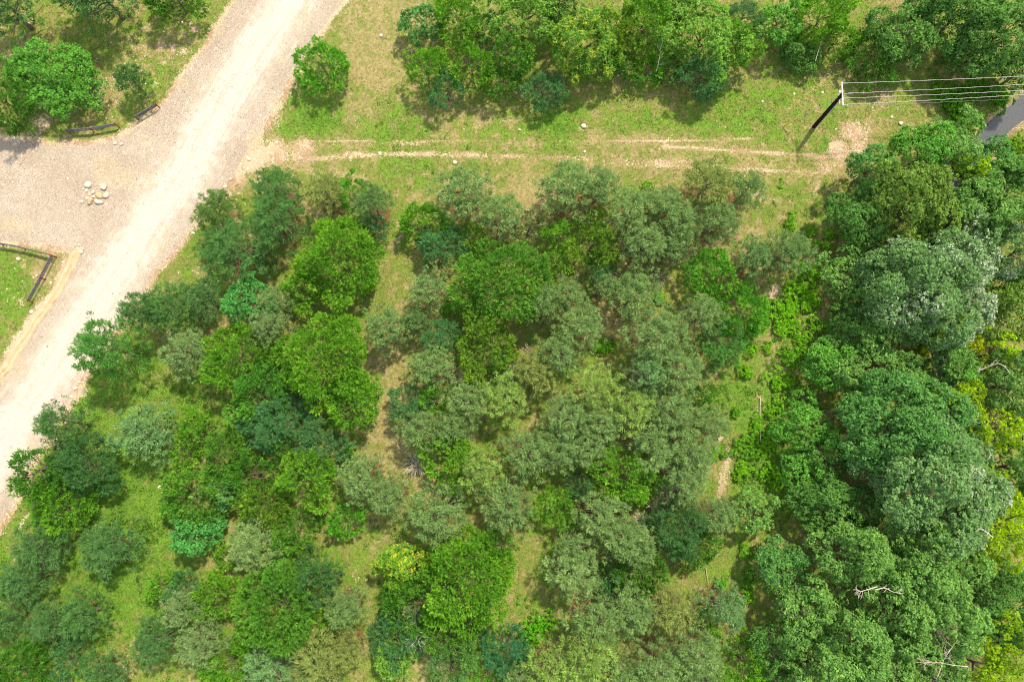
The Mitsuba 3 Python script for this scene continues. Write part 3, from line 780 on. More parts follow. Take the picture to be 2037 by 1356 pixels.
pts = pts[(rng.random(len(pts)) < np.clip((clump - .42) * 4, 0, 1)) & (b_ < .4) & (road_dist(pts[:, 0], pts[:, 1]) > .8)]
nl = 12
k = len(pts) * nl
size = np.repeat(rng.uniform(.18, .5, len(pts)), nl)
U = unit(rng.normal(0, 1, (k, 3)) + [0, 0, .9]); U[:, 2] = np.abs(U[:, 2])
P = np.repeat(np.column_stack([pts, height(pts[:, 0], pts[:, 1])]), nl, 0) + U * size[:, None] * [1.25, 1.25, .9]
N = unit(U + rng.normal(0, .5, (k, 3)) + [0, 0, .5])
A = unit(np.cross(N, rng.normal(0, 1, (k, 3))))
tone = np.repeat(rng.random((len(pts), 1)), nl, 0)
C = (np.array([.055, .185, .026]) * (1 - tone) + np.array([.15, .30, .036]) * tone) * rng.uniform(.75, 1.25, (k, 1))
v, f, c = leaf_mesh(P, A, N, rng.uniform(.16, .30, k), rng.uniform(.12, .22, k), C)
put('weeds', (v, f), 'grass_material', color=c)
tag('weeds', 'low broad leaved weeds growing through the meadow grass', kind='stuff')

# gravel and stones on the road, the driveway and their crumbling edges
OCT = np.array([[1, 0, 0], [-1, 0, 0], [0, 1, 0], [0, -1, 0], [0, 0, 1], [0, 0, -.4]], float)
OF = np.array([[0, 2, 4], [2, 1, 4], [1, 3, 4], [3, 0, 4], [2, 0, 5], [1, 2, 5], [3, 1, 5], [0, 3, 5]])
NS = 40000
sx, sy = rng.uniform(-84, 0, NS), rng.uniform(-30, 72, NS)
inside = shapely.contains_xy(road_poly, sx, sy)
edge = shapely.distance(road_poly.exterior, shapely.points(sx, sy))
s_ = (sx - rd_org[0]) * rd_nrm[0] + (sy - rd_org[1]) * rd_nrm[1]
p_keep = np.where(inside, np.where(np.abs(s_) < 3.2, .06, .26), 0) + np.where(edge < 1.6, .7 * (1 - edge / 1.6), 0) + np.where((edge < 4.5) & ~inside, .10, 0)
ok = rng.random(NS) < p_keep
sx, sy = sx[ok], sy[ok]
EX = []
for x, y, r, cnt in [(500, 310, 45, 120), (1690, 270, 45, 60), (300, 110, 70, 160), (350, 95, 40, 90), (230, 190, 50, 120), (60, 560, 60, 90), (1150, 290, 300, 90), (760, 150, 90, 40), (100, 260, 90, 140), (470, 400, 60, 80), (1960, 300, 40, 90)]:
    c0 = G(x, y); a, rr = rng.uniform(0, 2 * np.pi, cnt), r * PXM * np.sqrt(rng.random(cnt)); EX.append(np.stack([c0[0] + rr * np.cos(a), c0[1] + rr * np.sin(a)], 1))
EX = np.vstack(EX)
sx, sy = np.concatenate([sx, EX[:, 0]]), np.concatenate([sy, EX[:, 1]])
k = len(sx)
sc = np.clip(rng.lognormal(-2.55, .42, k), .04, .26)
dims = sc[:, None] * rng.uniform(.65, 1.25, (k, 3)) * [1, 1, .7]
an = rng.uniform(0, 2 * np.pi, k); ca, sa = np.cos(an), np.sin(an)
V = OCT[None] * dims[:, None, :] * rng.uniform(.75, 1.15, (k, 6, 1))
V = np.stack([V[..., 0] * ca[:, None] - V[..., 1] * sa[:, None] + sx[:, None], V[..., 0] * sa[:, None] + V[..., 1] * ca[:, None] + sy[:, None], V[..., 2] + height(sx, sy)[:, None] + .01], -1)
tone = rng.random((k, 1))
C = np.where(tone < .30, [.30, .26, .22], np.where(tone < .60, [.52, .44, .34], np.where(tone < .8, [.50, .37, .24], [.72, .69, .64]))) * rng.uniform(.8, 1.15, (k, 1))
put('gravel', (V.reshape(-1, 3), (OF[None] + 6 * np.arange(k)[:, None, None]).reshape(-1, 3)), 'painted_material', color=np.repeat(np.clip(C, 0, 1), 6, 0))
tag('gravel', 'loose limestone gravel scattered over the road and its edges', kind='stuff')

# ------------------------------------------------------------------ building the trees
BASE = dict(  # colour of the foliage and of its tips
    P=((.122, .245, .074), (.290, .440, .155)), D=((.056, .170, .048), (.150, .320, .085)), E=((.050, .205, .026), (.190, .415, .048)), O=((.078, .220, .044), (.225, .450, .105)),
    W=((.100, .245, .078), (.250, .430, .155)), Y=((.165, .345, .014), (.325, .490, .022)), V=((.062, .180, .050), (.150, .320, .100)), S=((.090, .300, .022), (.190, .450, .032)),
    L=((.090, .290, .046), (.390, .500, .060)), C=((.085, .190, .056), (.54, .51, .28)))
TINT = {'.': (1, 1, 1), 'b': (.95, 1.18, .8), 'd': (.74, .82, .80), 'l': (1.28, 1.22, .85), 'y': (1.25, 1.18, .82), 'o': (1.25, .98, .85), 't': (.86, 1.0, 1.12), 'g': (1.03, .98, 1.08), 'p': (1.22, 1.15, 1.2), 'e': (.72, 1.16, 1.2),
        'q': (1.05, 1.05, 1.05), 'T': (.58, .92, 1.25)}
NAME = dict(P='pine_tree', D='pine_tree', E='broadleaf_tree', O='broadleaf_tree', W='broadleaf_tree', Y='broadleaf_tree', V='feathery_tree', S='shrub', L='broadleaf_tree', C='broadleaf_tree')
DENS = 1.0


def dome(rg, n, R, z0, z1, low=-.25):
    """Points and outward directions over a rounded crown between the heights z0 and z1."""
    u = rg.uniform(low, 1, n); ph = rg.uniform(0, 2 * np.pi, n)
    s = np.sqrt(np.maximum(1 - u * u, 0))
    d = np.stack([s * np.cos(ph), s * np.sin(ph), u], 1)
    half = np.array([R, R, 0])
    zc = z0 + (z1 - z0) * .38
    p = d * half
    p[:, 2] = zc + np.where(u > 0, u * (z1 - zc), u * (zc - z0))
    return p, d


def crown(rg, kind, R, H):
    """(clump centres, axes, sizes, stretch, tone 0..1) of one crown round the origin."""
    area = 2 * np.pi * R * R
    if kind in 'PD':
        z0, n = H * .14, int(area / .33)
        u = rg.random(n) ** .50                                              # whorled branches that shorten upwards
        wh = max(5, int((H - z0) / .62)); lev = np.clip(np.round(u * wh + rg.normal(0, .30, n)), 0, wh) / wh
        z = z0 + (H - z0) * lev
        prof = np.where(lev < .28, .70 + 1.07 * lev, np.sqrt(np.clip(1.02 - ((lev - .28) / .74) ** 2, .02, 1))) * R
        nb = 7; shift = rg.uniform(0, 6.28, wh + 1)[np.round(lev * wh).astype(int)]
        ph = rg.integers(0, nb, n) * 2 * np.pi / nb + shift + rg.normal(0, .24, n)
        length = (1 + .18 * np.sin(ph * 3 + shift * 2)) * prof
        rad = length * np.sqrt(rg.uniform(.02, 1.05, n))
        p = np.stack([rad * np.cos(ph), rad * np.sin(ph), z + .18 * rad + rg.normal(0, .12, n)], 1)
        ax = unit(np.stack([np.cos(ph), np.sin(ph), np.full(n, .75)], 1) + rg.normal(0, .25, (n, 3)))
        return p, ax, rg.uniform(.34, .56, n), np.full(n, 1.25), rg.random(n)
    if kind == 'S':
        n = max(8, int(area / .16))
        nl = max(3, int(R * R * 3)); lp = np.stack([rg.normal(0, R * .42, nl), rg.normal(0, R * .42, nl), np.full(nl, H * .25)], 1); lr = rg.uniform(.35, .6, nl) * R
        w = rg.integers(0, nl, n); p, d = dome(rg, n, 1.0, -.5, 1.0, 0.0)
        p = lp[w] + d * lr[w, None] * [1, 1, min(1.4, H / R)]
        return p, unit(d + [0, 0, .6]), rg.uniform(.16, .30, n), np.full(n, 1.0), rg.random(n)
    z0 = H * (.22 if kind in 'OWY' else .17)
    nl = int(np.clip(area / (7.5 if kind in 'OWY' else 4.2), 7, 70))       # lobes over the dome, clumps over each lobe
    lp, ld = dome(rg, nl, R * .78, z0, H * .90, -.2)
    lp[:, :2] *= rg.uniform(.82, 1.14, (nl, 1)); lp += rg.normal(0, R * .085, (nl, 3)); lp[:, 2] += rg.normal(0, .05 * H, nl)
    lr = np.clip(rg.normal(.28 if kind in 'OWY' else .27, .07, nl) * R, .5, 2.2)
    share = lr ** 2 / (lr ** 2).sum()
    dens = dict(O=.34, W=.34, Y=.48, E=.30, V=.26, L=.34, C=.32)[kind]
    n = int((2 * np.pi * lr ** 2).sum() / dens)
    w = rg.choice(nl, n, p=share)
    d = unit(rg.normal(0, 1, (n, 3)) + ld[w] * 1.0 + [0, 0, .35])
    p = lp[w] + d * (lr[w] * rg.uniform(.72, 1.05, n))[:, None]
    tone = np.clip(rg.random(nl)[w] * .55 + rg.random(n) * .45, 0, 1)
    keep = np.ones(n, bool)
    for i in range(nl):                                                     # nothing inside another lobe
        keep &= (np.linalg.norm(p - lp[i], axis=1) > lr[i] * .70) | (w == i)
    keep &= p[:, 2] > .25
    p, d, w, tone = p[keep], d[keep], w[keep], tone[keep]
    nc = int(area / (.42 if kind != 'Y' else 1.1)); cp_, cd_ = dome(rg, nc, R * .74, z0, H * .80, -.1)     # the inner foliage that closes the crown
    cp_ += rg.normal(0, .12, cp_.shape)
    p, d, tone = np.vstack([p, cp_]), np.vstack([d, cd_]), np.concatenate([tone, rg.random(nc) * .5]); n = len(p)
    if kind in 'EVC':
        ax = unit(d * .8 + unit(p - [0, 0, H * .35]) * .7 + rg.normal(0, .35, (n, 3)) + [0, 0, .25])
        return p, ax, rg.uniform(.20, .34, n), rg.uniform(1.9, 3.0, n), tone
    return p, unit(d + [0, 0, .5]), rg.uniform(.28, .48, n), np.full(n, 1.0), tone


LEAVES = dict(P=(22, .34, .105), D=(22, .34, .105), E=(9, .33, .17), O=(11, .32, .215), W=(11, .32, .215), Y=(10, .33, .23), V=(14, .32, .095), S=(12, .27, .21), L=(11, .32, .18), C=(10, .32, .18))


def foliage(rg, kind, R, H, tint):
    P, AX, S, E, tone = crown(rg, kind, R, H)
    m, ll, lw = LEAVES[kind]
    m = max(4, int(m * DENS))
    k = len(P) * m
    rep = lambda a: np.repeat(a, m, 0)
    U = unit(rg.normal(0, 1, (k, 3)))
    ax = rep(AX)
    along = (U * ax).sum(1, keepdims=True)
    U = np.where(along < -.3, U - 2 * along * ax, U)                        # mostly the outer side of a clump
    along = (U * ax).sum(1, keepdims=True)
    pos = rep(P) + (U + ax * along * (rep(E)[:, None] - 1)) * rep(S)[:, None] * (.55 + .45 * rg.random((k, 1)))
    if kind in 'PDV':                                                       # needles point away from the twig
        A = unit(U * [1, 1, .6] + ax * .6 * [1, 1, .5] + rg.normal(0, .3, (k, 3))); N = unit(U * .3 + rg.normal(0, .35, (k, 3)) + [0, 0, .9])
    elif kind in 'EC':                                                      # leaves stand in two rows along each spray
        A = unit(ax * .7 + U * .9 + rg.normal(0, .3, (k, 3))); N = unit(U * .5 + [0, 0, .9] + rg.normal(0, .45, (k, 3)))
    else:
        N = unit(U * .7 + [0, 0, .55] + rg.normal(0, .5, (k, 3))); A = unit(np.cross(N, rg.normal(0, 1, (k, 3))))
    N = unit(N - A * (N * A).sum(1, keepdims=True))
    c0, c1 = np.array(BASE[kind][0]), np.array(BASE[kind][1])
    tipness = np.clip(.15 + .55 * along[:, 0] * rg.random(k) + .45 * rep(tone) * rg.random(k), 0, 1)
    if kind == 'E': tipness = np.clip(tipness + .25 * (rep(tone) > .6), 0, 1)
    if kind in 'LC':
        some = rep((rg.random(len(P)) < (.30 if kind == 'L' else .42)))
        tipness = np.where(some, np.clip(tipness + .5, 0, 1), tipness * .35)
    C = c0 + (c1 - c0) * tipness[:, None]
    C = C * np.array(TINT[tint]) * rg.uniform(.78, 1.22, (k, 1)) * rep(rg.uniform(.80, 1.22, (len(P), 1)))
    if kind == 'W':                                                         # pale undersides turned up by the wind, mostly on one side of the crown
        q = rep(npn(P[:, 0] + 50 * R, P[:, 1], .28, 9)) + .25 * rep(P[:, 0]) / R
        q = q - (.22 if tint == 'q' else 0)
        white = rg.random(k) < np.clip((q - .36) * 1.3, 0, .45)
        C[white] = np.array([.52, .60, .50]) * rg.uniform(.8, 1.15, (white.sum(), 1))
    sc = 1.0 if R > 2 else .85
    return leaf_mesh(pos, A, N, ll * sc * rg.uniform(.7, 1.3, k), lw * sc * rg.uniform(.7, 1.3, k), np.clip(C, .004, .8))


def trunk_mesh(rg, kind, R, H):
    parts = []
    lean = rg.normal(0, .03, 2)
    top = H * (.88 if kind in 'PD' else .62)
    zs = np.linspace(-.25, top, 6)
    r0 = np.clip(.028 * H, .06, .34)
    mid = np.stack([lean[0] * zs + rg.normal(0, .04, 6), lean[1] * zs + rg.normal(0, .04, 6), zs], 1); mid[0, :2] = mid[1, :2] = 0
    parts.append(tube(mid, np.linspace(r0, r0 * .22, 6) * np.array([1.35, 1, 1, 1, 1, 1])))
    nb = 14 if kind in 'PD' else 9 if R > 2 else 5
    for i in range(nb):
        z = H * rg.uniform(.22, .82) if kind in 'PD' else H * rg.uniform(.25, .6)
        a = i * 2.4 + rg.normal(0, .3)
        prof = R * (.92 * math.sqrt(max(.05, 1 - (max(0, z / H - .3) / .74) ** 2)) if kind in 'PD' else .78)
        rise = .24 * prof if kind in 'PD' else min(H * .82 - z, prof * rg.uniform(.5, 1.0))
        s = np.linspace(0, 1, 5)[:, None]
        c = np.array([np.interp(z, zs, mid[:, 0]), np.interp(z, zs, mid[:, 1]), z])
        e = np.array([math.cos(a) * prof, math.sin(a) * prof, rise])
        pts = c + s * e + np.concatenate([np.zeros((1, 3)), rg.normal(0, .05 * prof, (4, 3))])
        parts.append(tube(pts, np.linspace(max(.03, r0 * .42), .014, 5), 5))
    return join(parts)


LITTLE = dict(P='pines of the young stand', D='dark pines along the road', E='broadleaf trees with long sprays', O='broadleaf trees with rounded clumps', W='silver leaved trees of the creek wood', Y='yellow green trees of the creek wood',
              V='feathery trees of the stand', S='shrubs of the clearing', L='trees with yellow clusters', C='blossoming trees')
PROTO = {}                      # the pines are copies of prototypes, six for each colour, turned and scaled
turn = random.Random(5)
for num, (k, x, y, r, tint, H, text) in enumerate(rows):
    rg = np.random.default_rng(1000 + num)
    zc = H * (.55 if k != 'S' else .4)
    c = G(x, y, zc)
    R = r * math.hypot(np.linalg.norm(c[:2] - [0, 0]), CAM_H - zc) / FOCAL * (1.0 if k == 'S' else .97)
    R *= 1 / math.sqrt(1 + .35 * (np.hypot(c[0], c[1]) / CAM_H) ** 2)      # seen from the side a crown looks wider by its height
    base = np.array([c[0], c[1], float(height(c[0], c[1]))])
    key = numbered(NAME[k])
    tag(key, text, 'pine tree' if k in 'PD' else 'shrub' if k == 'S' else 'tree', LITTLE[k])
    if k in 'PD':
        many = 4 if tint in '.dg' else 2
        which = (k, tint, turn.randrange(many))
        if which not in PROTO:
            PROTO[which] = name = f'pine_prototype_{len(PROTO):03d}'
            pr = np.random.default_rng(500 + len(PROTO))
            v, f, col = foliage(pr, k, 3.5, 8.0, tint)
            tv, tf = trunk_mesh(pr, k, 3.5, 8.0)
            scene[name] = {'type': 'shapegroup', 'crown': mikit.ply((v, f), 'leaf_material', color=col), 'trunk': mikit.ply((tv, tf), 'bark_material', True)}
        s = R / 3.5
        scene[key] = {'type': 'instance', 'group': {'type': 'ref', 'id': PROTO[which]},
                      'to_world': T().translate(base.tolist()).rotate([0, 0, 1], turn.uniform(0, 360)).scale([s * turn.uniform(.93, 1.07), s * turn.uniform(.93, 1.07), H / 8.0])}
        continue
    v, f, col = foliage(rg, k, R, H, tint)
    s1, s2 = 1 + rg.normal(0, .06), 1 + rg.normal(0, .06)
    v[:, 0] *= s1; v[:, 1] *= s2
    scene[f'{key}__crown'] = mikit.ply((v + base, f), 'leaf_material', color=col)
    tv, tf = trunk_mesh(rg, k, R, H) if k != 'S' else join([tube(np.array([[0, 0, -.1], [.2 * R * math.cos(a), .2 * R * math.sin(a), H * .4], [.6 * R * math.cos(a), .6 * R * math.sin(a), H * .75]]), [.03, .022, .01], 4) for a in rg.uniform(0, 6.28, 5)])
    scene[f'{key}__' + ('trunk' if k != 'S' else 'stem')] = mikit.ply((tv * [s1, s2, 1] + base, tf), 'bark_material', True)

# ------------------------------------------------------------------ dead bushes and bare limbs: each main branch is a part
def dead(name, x, y, r, H, label, mat='dead_material', n=13, z=0.0, flat=.55, twigs=5):
    rg = np.random.default_rng(int(x * 7 + y))
    c = G(x, y, z + H * .5); base = np.array([c[0], c[1], z if z else float(height(c[0], c[1]))])
    R = r * PXM
    key = numbered(name)
    for i in range(n):
        a = i * 2.39996 + rg.normal(0, .25); up = rg.uniform(.15, 1.0)
        e = np.array([math.cos(a) * R * math.sqrt(1 - up * up * flat), math.sin(a) * R * math.sqrt(1 - up * up * flat), H * up])
        s = np.linspace(0, 1, 5)[:, None]
        pts = base + [0, 0, .05] + s * e + np.concatenate([np.zeros((1, 3)), rg.normal(0, .07 * R, (4, 3))])
        parts = [tube(pts, np.linspace(.055, .022, 5), 5)]
        for j in range(twigs):
            t = rg.uniform(.35, .95); p0 = pts[0] + (pts[-1] - pts[0]) * t
            p0 = pts[int(t * 4)]
            d = unit(e / np.linalg.norm(e) + rg.normal(0, .55, 3)) * R * rg.uniform(.25, .55)
            parts.append(tube(np.array([p0, p0 + d * .5 + rg.normal(0, .03, 3), p0 + d]), [.03, .022, .014], 4))
        put(sub(key, 'branch'), join(parts), mat)
    tag(key, label, 'dead bush' if 'bush' in name else 'dead branch', 'dead bushes of the pine stand' if 'bush' in name else None)


dead('dead_bush', 825, 925, 26, 2.6, 'white bleached dead bush on dry ground beside the round lime tree', 'white_wood_material', 22, twigs=7)
dead('dead_bush', 912, 745, 21, 3.2, 'pinkish dead bush among pines beside the grass lane', 'dead_material', 22, twigs=7, z=1.2)
dead('dead_bush', 1213, 543, 22, 2.6, 'brown dead bush in a needle gap of the upper pines', 'dead_material', 15)
dead('dead_bush', 1314, 548, 22, 2.0, 'bare dead bush at the grass edge by the leaning thin pole', 'dead_material', 12)
dead('dead_bush', 1330, 978, 24, 3.4, 'grey dead bush nearest the strip of the dead bush trio', 'white_wood_material', 15, z=1.2)
dead('dead_bush', 1308, 1008, 22, 3.2, 'middle grey dead bush of the dead bush trio', 'white_wood_material', 14, z=1.2)
dead('dead_bush', 1281, 1034, 19, 3.4, 'lowest grey dead bush of the dead bush trio', 'white_wood_material', 16, z=1.2)
dead('dead_bush', 1163, 812, 15, 2.8, 'dark reddish dead twigs in the middle of the dense pines', 'dead_material', 12, z=2.2)
dead('dead_bush', 1052, 697, 15, 2.4, 'small pinkish dead bush beside the olive yellow tree', 'dead_material', 11, z=2.0)
dead('dead_bush', 810, 1228, 22, 2.6, 'upper grey tangle of dead vine by the soft teal tree', 'white_wood_material', 12, z=2.6, twigs=8)
dead('dead_bush', 832, 1262, 26, 2.6, 'white tangle of dead vine draped over a lime bush', 'white_wood_material', 15, z=2.4, twigs=8)
dead('dead_bush', 112, 880, 20, 1.6, 'grey twiggy bush on the road shoulder under the thin pine', 'dead_material', 12)


def limb(name, pts, z, label, r=.09, twigs=6, mat='white_wood_material', seed=1):
    rg = np.random.default_rng(seed)
    P_ = np.array([G(x, y, zz) for (x, y), zz in zip(pts, z)])
    parts = [tube(P_, np.linspace(r, r * .35, len(P_)), 6)]
    key = numbered(name)
    put(key + '__stem', parts[0], mat)
    L_ = np.linalg.norm(P_[-1] - P_[0])
    for j in range(twigs):
        t = rg.uniform(.25, 1); i = min(int(t * (len(P_) - 1)), len(P_) - 2); p0 = P_[i] + (P_[i + 1] - P_[i]) * rg.random()
        d = unit(unit(P_[i + 1] - P_[i]) + rg.normal(0, .8, 3) * [1, 1, .5]) * min(L_, 4.5) * rg.uniform(.2, .42)
        put(sub(key, 'twig'), join([tube(np.array([p0, p0 + d * .5 + rg.normal(0, .04 * L_, 3), p0 + d]), [r * .5, r * .38, r * .22], 5),
                                    tube(np.array([p0 + d * .5, p0 + d * .5 + unit(d + rg.normal(0, .8, 3) * np.linalg.norm(d) * .6) * np.linalg.norm(d) * .5]), [r * .35, r * .18], 4)]), mat)
    tag(key, label, 'dead branch', 'bare limbs and fallen poles')


limb('bare_branch', [(1306, 142), (1312, 115), (1315, 95), (1322, 80)], [4, 5.5, 6, 7], 'forked bare white branch in the upper thicket', .05, 7, seed=3)
limb('bare_branch', [(1622, 122), (1627, 105), (1634, 82)], [3, 3.6, 4.5], 'bare forked branch below the light green tree at the upper edge', .05, 3, seed=4)
limb('bare_branch', [(1745, 1166), (1725, 1172), (1712, 1176), (1706, 1172)], [16.4, 16.8, 17.0, 17.2], 'white dead branch lying over a light crown of the lower wood', .06, 8, seed=5)
limb('bare_branch', [(1742, 1172), (1760, 1168), (1775, 1176), (1792, 1180)], [16.2, 16.2, 16.4, 16.5], 'white forked dead branch beside the wood\'s black hole', .06, 7, seed=6)
limb('bare_branch', [(1945, 738), (1968, 728), (1985, 722), (2000, 728)], [10.8, 11.5, 12, 12.2], 'pale bare limb under the thin lime tree at the picture edge', .07, 6, seed=7)
limb('bare_branch', [(1865, 1345), (1878, 1310), (1895, 1285), (1905, 1272)], [13.0, 13.8, 14.2, 14.6], 'grey bare limb rising from the lower edge of the wood', .05, 8, 'dead_material', seed=8)
limb('bare_branch', [(1925, 1325), (1895, 1322), (1865, 1316), (1838, 1318)], [13.6, 13.8, 14.1, 14.4], 'grey bare limb crossing the lower edge of the wood', .05, 8, 'dead_material', seed=9)
limb('bare_branch', [(1975, 1068), (1960, 1056), (1948, 1050)], [15.6, 15.8, 16.2], 'short pale limb in the brightest yellow tree', .07, 3, seed=10)
limb('bare_branch', [(1942, 1016), (1958, 1013), (1974, 1012)], [15.6, 15.8, 16.2], 'upper pale limb in the brightest yellow tree', .06, 4, seed=12)
limb('fallen_pole', [(1513, 790), (1512.5, 808), (1512, 826)], [.25, .25, .3], 'thin white fallen pole lying on the bare strip', .07, 0, seed=11)
limb('fallen_pole', [(1513, 860), (1513, 870), (1513, 882)], [.5, .5, .5], 'short white fallen pole end between green shrubs', .07, 0, seed=13)
limb('fallen_pole', [(1404, 1128), (1406, 1142), (1409, 1160)], [.3, .3, .3], 'grey fallen pole in the lower grass opening', .07, 0, 'dead_material', seed=14)
limb('leaning_pole', [(1331, 528), (1346, 506), (1364, 480)], [.2, 2.0, 4.0], 'thin grey pole leaning at the edge of the upper pines', .06, 0, 'dead_material', seed=15)

# ------------------------------------------------------------------ rocks
def rock(x, y, r, label, mat='stone_material', squash=.7, seed=0, group=None, stretch=(1, 1)):
    r = r * (1.08 if group == PILE else .85)
    rg = np.random.default_rng(int(x * 31 + y * 7) + seed)
    m = trimesh.creation.icosphere(subdivisions=2, radius=1.0)
    v = np.array(m.vertices)
    for _ in range(9):                                                     # cut flat faces, as broken limestone has
        d = unit(rg.normal(0, 1, 3)); h = rg.uniform(.62, .9); t = v @ d
        v = v - np.maximum(t - h, 0)[:, None] * d
    v *= 1 + .10 * (meshkit.fbm(v * 2.3 + seed + x, 3) - .5)[:, None]
    a = rg.uniform(0, 6.28); R_ = np.array([[math.cos(a), -math.sin(a), 0], [math.sin(a), math.cos(a), 0], [0, 0, 1]])
    v = (v * [stretch[0], stretch[1], squash]) @ R_.T * (r * PXM)
    c = G(x, y, r * PXM * .35)
    v = v + [c[0], c[1], float(height(c[0], c[1])) + r * PXM * squash * .45]
    key = numbered('rock'); put(key, (v, m.faces), mat, 28)
    tag(key, label, 'rock', group)


PILE = 'rocks heaped on the driveway'
rock(174.5, 367, 7.2, 'big white rock at the top of the driveway heap', group=PILE)
rock(205.5, 372, 7.2, 'big white rock on the road side at the top of the driveway heap', group=PILE, stretch=(1.1, .9))
rock(210, 388, 7.0, 'white rock with a brown side at the heap\'s road end', group=PILE, stretch=(1.1, .85))
rock(197, 388, 7.5, 'flat reddish tan rock in the middle of the driveway heap', 'tan_stone_material', .5, group=PILE, stretch=(.85, 1.1))
rock(179, 400, 7.2, 'ochre yellow rock at the bottom of the driveway heap', 'tan_stone_material', .8, group=PILE)
rock(196, 402, 7.2, 'long cream rock at the bottom of the driveway heap', group=PILE, stretch=(1.35, .75), seed=4)
rock(185, 382, 4.0, 'small white rock at the centre of the driveway heap', group=PILE)
rock(172, 378.5, 3.6, 'small white rock beneath the heap\'s top white rock', group=PILE)
rock(165, 376, 2.6, 'tiny white rock on the outer flank of the heap', group=PILE)
rock(186.5, 391.5, 3.4, 'small pale rock between tan and ochre rocks', group=PILE, seed=2)
rock(173.5, 394.5, 3.4, 'small white rock touching the ochre rock', group=PILE)
rock(163, 401, 3.4, 'small white rock lying apart at the heap\'s lower side', group=PILE)
rock(190, 368, 3.0, 'small brown rock between the two big white ones', 'tan_stone_material', .6, group=PILE)
rock(178, 387, 2.6, 'pebble sized white rock inside the heap', group=PILE, seed=6)
LONE = 'pale rocks scattered over the clearing'
for x, y, r, text in [
    (228, 285, 5.0, 'white rock at the driveway edge below the upper fence'), (241, 286.5, 5.2, 'white rock beside another at the driveway edge below the fence'), (209, 286, 2.4, 'small grey white rock at the driveway edge'),
    (362, 44.5, 3.0, 'smaller of two white rocks near the road\'s upper bend'), (378, 48, 3.6, 'larger of two white rocks near the road\'s upper bend'), (221, 85, 2.6, 'white rock in grass between the upper pines and the small pine'),
    (193, 117, 2.2, 'white rock in grass between the wide tree and the small pine'), (248, 127, 2.6, 'white rock just above the small dark pine'), (58, 47, 4.0, 'pale rock in the shade by the picture\'s upper corner'),
    (758, 71, 5.0, 'white rock in dry grass between road and upper thicket'), (1161, 251, 7.0, 'broad white rock slab in the mown grass below the thicket'), (1034, 258, 4.0, 'pale rock in the mown grass below the thicket'),
    (1163, 301, 4.0, 'white rock beside the wheel tracks below the broad slab'), (755, 306, 5.5, 'white rock on the wheel tracks near the road'), (905, 323, 6.0, 'pale flat rock below the wheel tracks'), (1230, 149, 4.5, 'pale rock in shade at the thicket\'s foot'),
    (1774, 232.5, 4.2, 'smaller pale rock near the pole\'s wheel ruts'), (1792, 245, 6.2, 'larger pale rock near the pole\'s wheel ruts'), (1580, 187, 3.2, 'pale rock above the wheel tracks by the pole'), (1636, 184, 3.6, 'cream rock beside the pole'),
    (1517, 202, 3.4, 'white rock in grass between pole and olive dome'), (317, 969, 4.8, 'white rock in the lower meadow grass'), (729, 1153, 3.4, 'white rock on the lower grass lane'), (1233, 199, 3.0, 'small pale rock in the grass below the thicket'),
    (1240, 180, 2.4, 'little pale rock at the thicket\'s shadow edge'), (36, 515, 5.2, 'white rock in grass behind the lower fence'), (72, 548, 3.6, 'white rock beside the lower fence'), (62, 620, 5.0, 'pale rock at the sandy bank\'s edge'),
    (156, 487, 4.4, 'white rock at the driveway corner of the sandy bank'), (160, 500, 6.5, 'cream rock at the end of the sandy bank'), (150, 486, 3.2, 'small white rock at the driveway corner'), (164, 494, 3.6, 'white rock next to the cream rock at the bank\'s end'),
    (384, 463, 4.6, 'white rock on the road edge by the utility box pine'), (410, 391, 4.6, 'white rock at the pine\'s foot beside the utility box'), (447, 372, 5.5, 'chalky rock beside the utility box'), (459, 356, 4.0, 'white rock on bare soil above the utility box'),
    (495, 316, 5.0, 'pale rock in the fan of bare soil by the road'), (26, 1103, 5.0, 'white rock where the lower track meets the road'), (150, 772, 5.6, 'limestone lump on the road edge under the leaning pine'), (142, 788, 4.6, 'limestone lump below another on the road edge'),
    (158, 760, 3.6, 'small limestone lump on the road edge under the leaning pine'), (1428, 872, 4.0, 'pale stump like rock on the brown bare patch')]:
    rock(x, y, r, text, group=LONE, squash=.6)

# ------------------------------------------------------------------ pipe fences
def post_at(x, y, h=1.35):
    p = G(x, y); return np.array([p[0], p[1], 0.0])


def fence(points, label, braces=()):
    key = numbered('pipe_fence')
    P_ = [post_at(*p) for p in points]
    for p in P_:
        put(sub(key, 'post'), join([tube(np.array([p + [0, 0, -.2], p + [0, 0, 1.45]]), .085, 8), tube(np.array([p + [0, 0, 1.45], p + [0, 0, 1.50]]), [.10, .06], 8)]), 'rust_material', 40)
    for a, b in zip(P_[:-1], P_[1:]):
        for z in (.80, 1.02, 1.24, 1.42):
            d = unit(b - a) * .06
            sag = np.array([0, 0, -.02])
            put(sub(key, 'rail'), tube(np.array([a + d + [0, 0, z], (a + b) / 2 + [0, 0, z] + sag, b - d + [0, 0, z]]), .062 if z < 1.4 else .075, 7), 'rail_material', 50)
    tag(key, label, 'fence', 'pipe fences at the driveway')


fence([(141, 266), (188, 263), (238, 254)], 'dark pipe fence with red posts running along the driveway\'s upper edge')
fence([(277, 240), (318, 215)], 'short dark pipe fence with red posts below the small dark pine')
fence([(-50, 478), (8, 488), (52, 496), (110, 511)], 'pipe fence along the driveway\'s lower edge with dark rails')
fence([(113, 512), (91, 556), (66, 601)], 'pipe fence parallel to the sandy bank and the road')

# ------------------------------------------------------------------ utility box by the road
c = G(437.5, 389, .4); b0 = np.array([c[0], c[1], 0.0]); ang = math.radians(62)
Rz = np.array([[math.cos(ang), -math.sin(ang), 0], [math.sin(ang), math.cos(ang), 0], [0, 0, 1]])


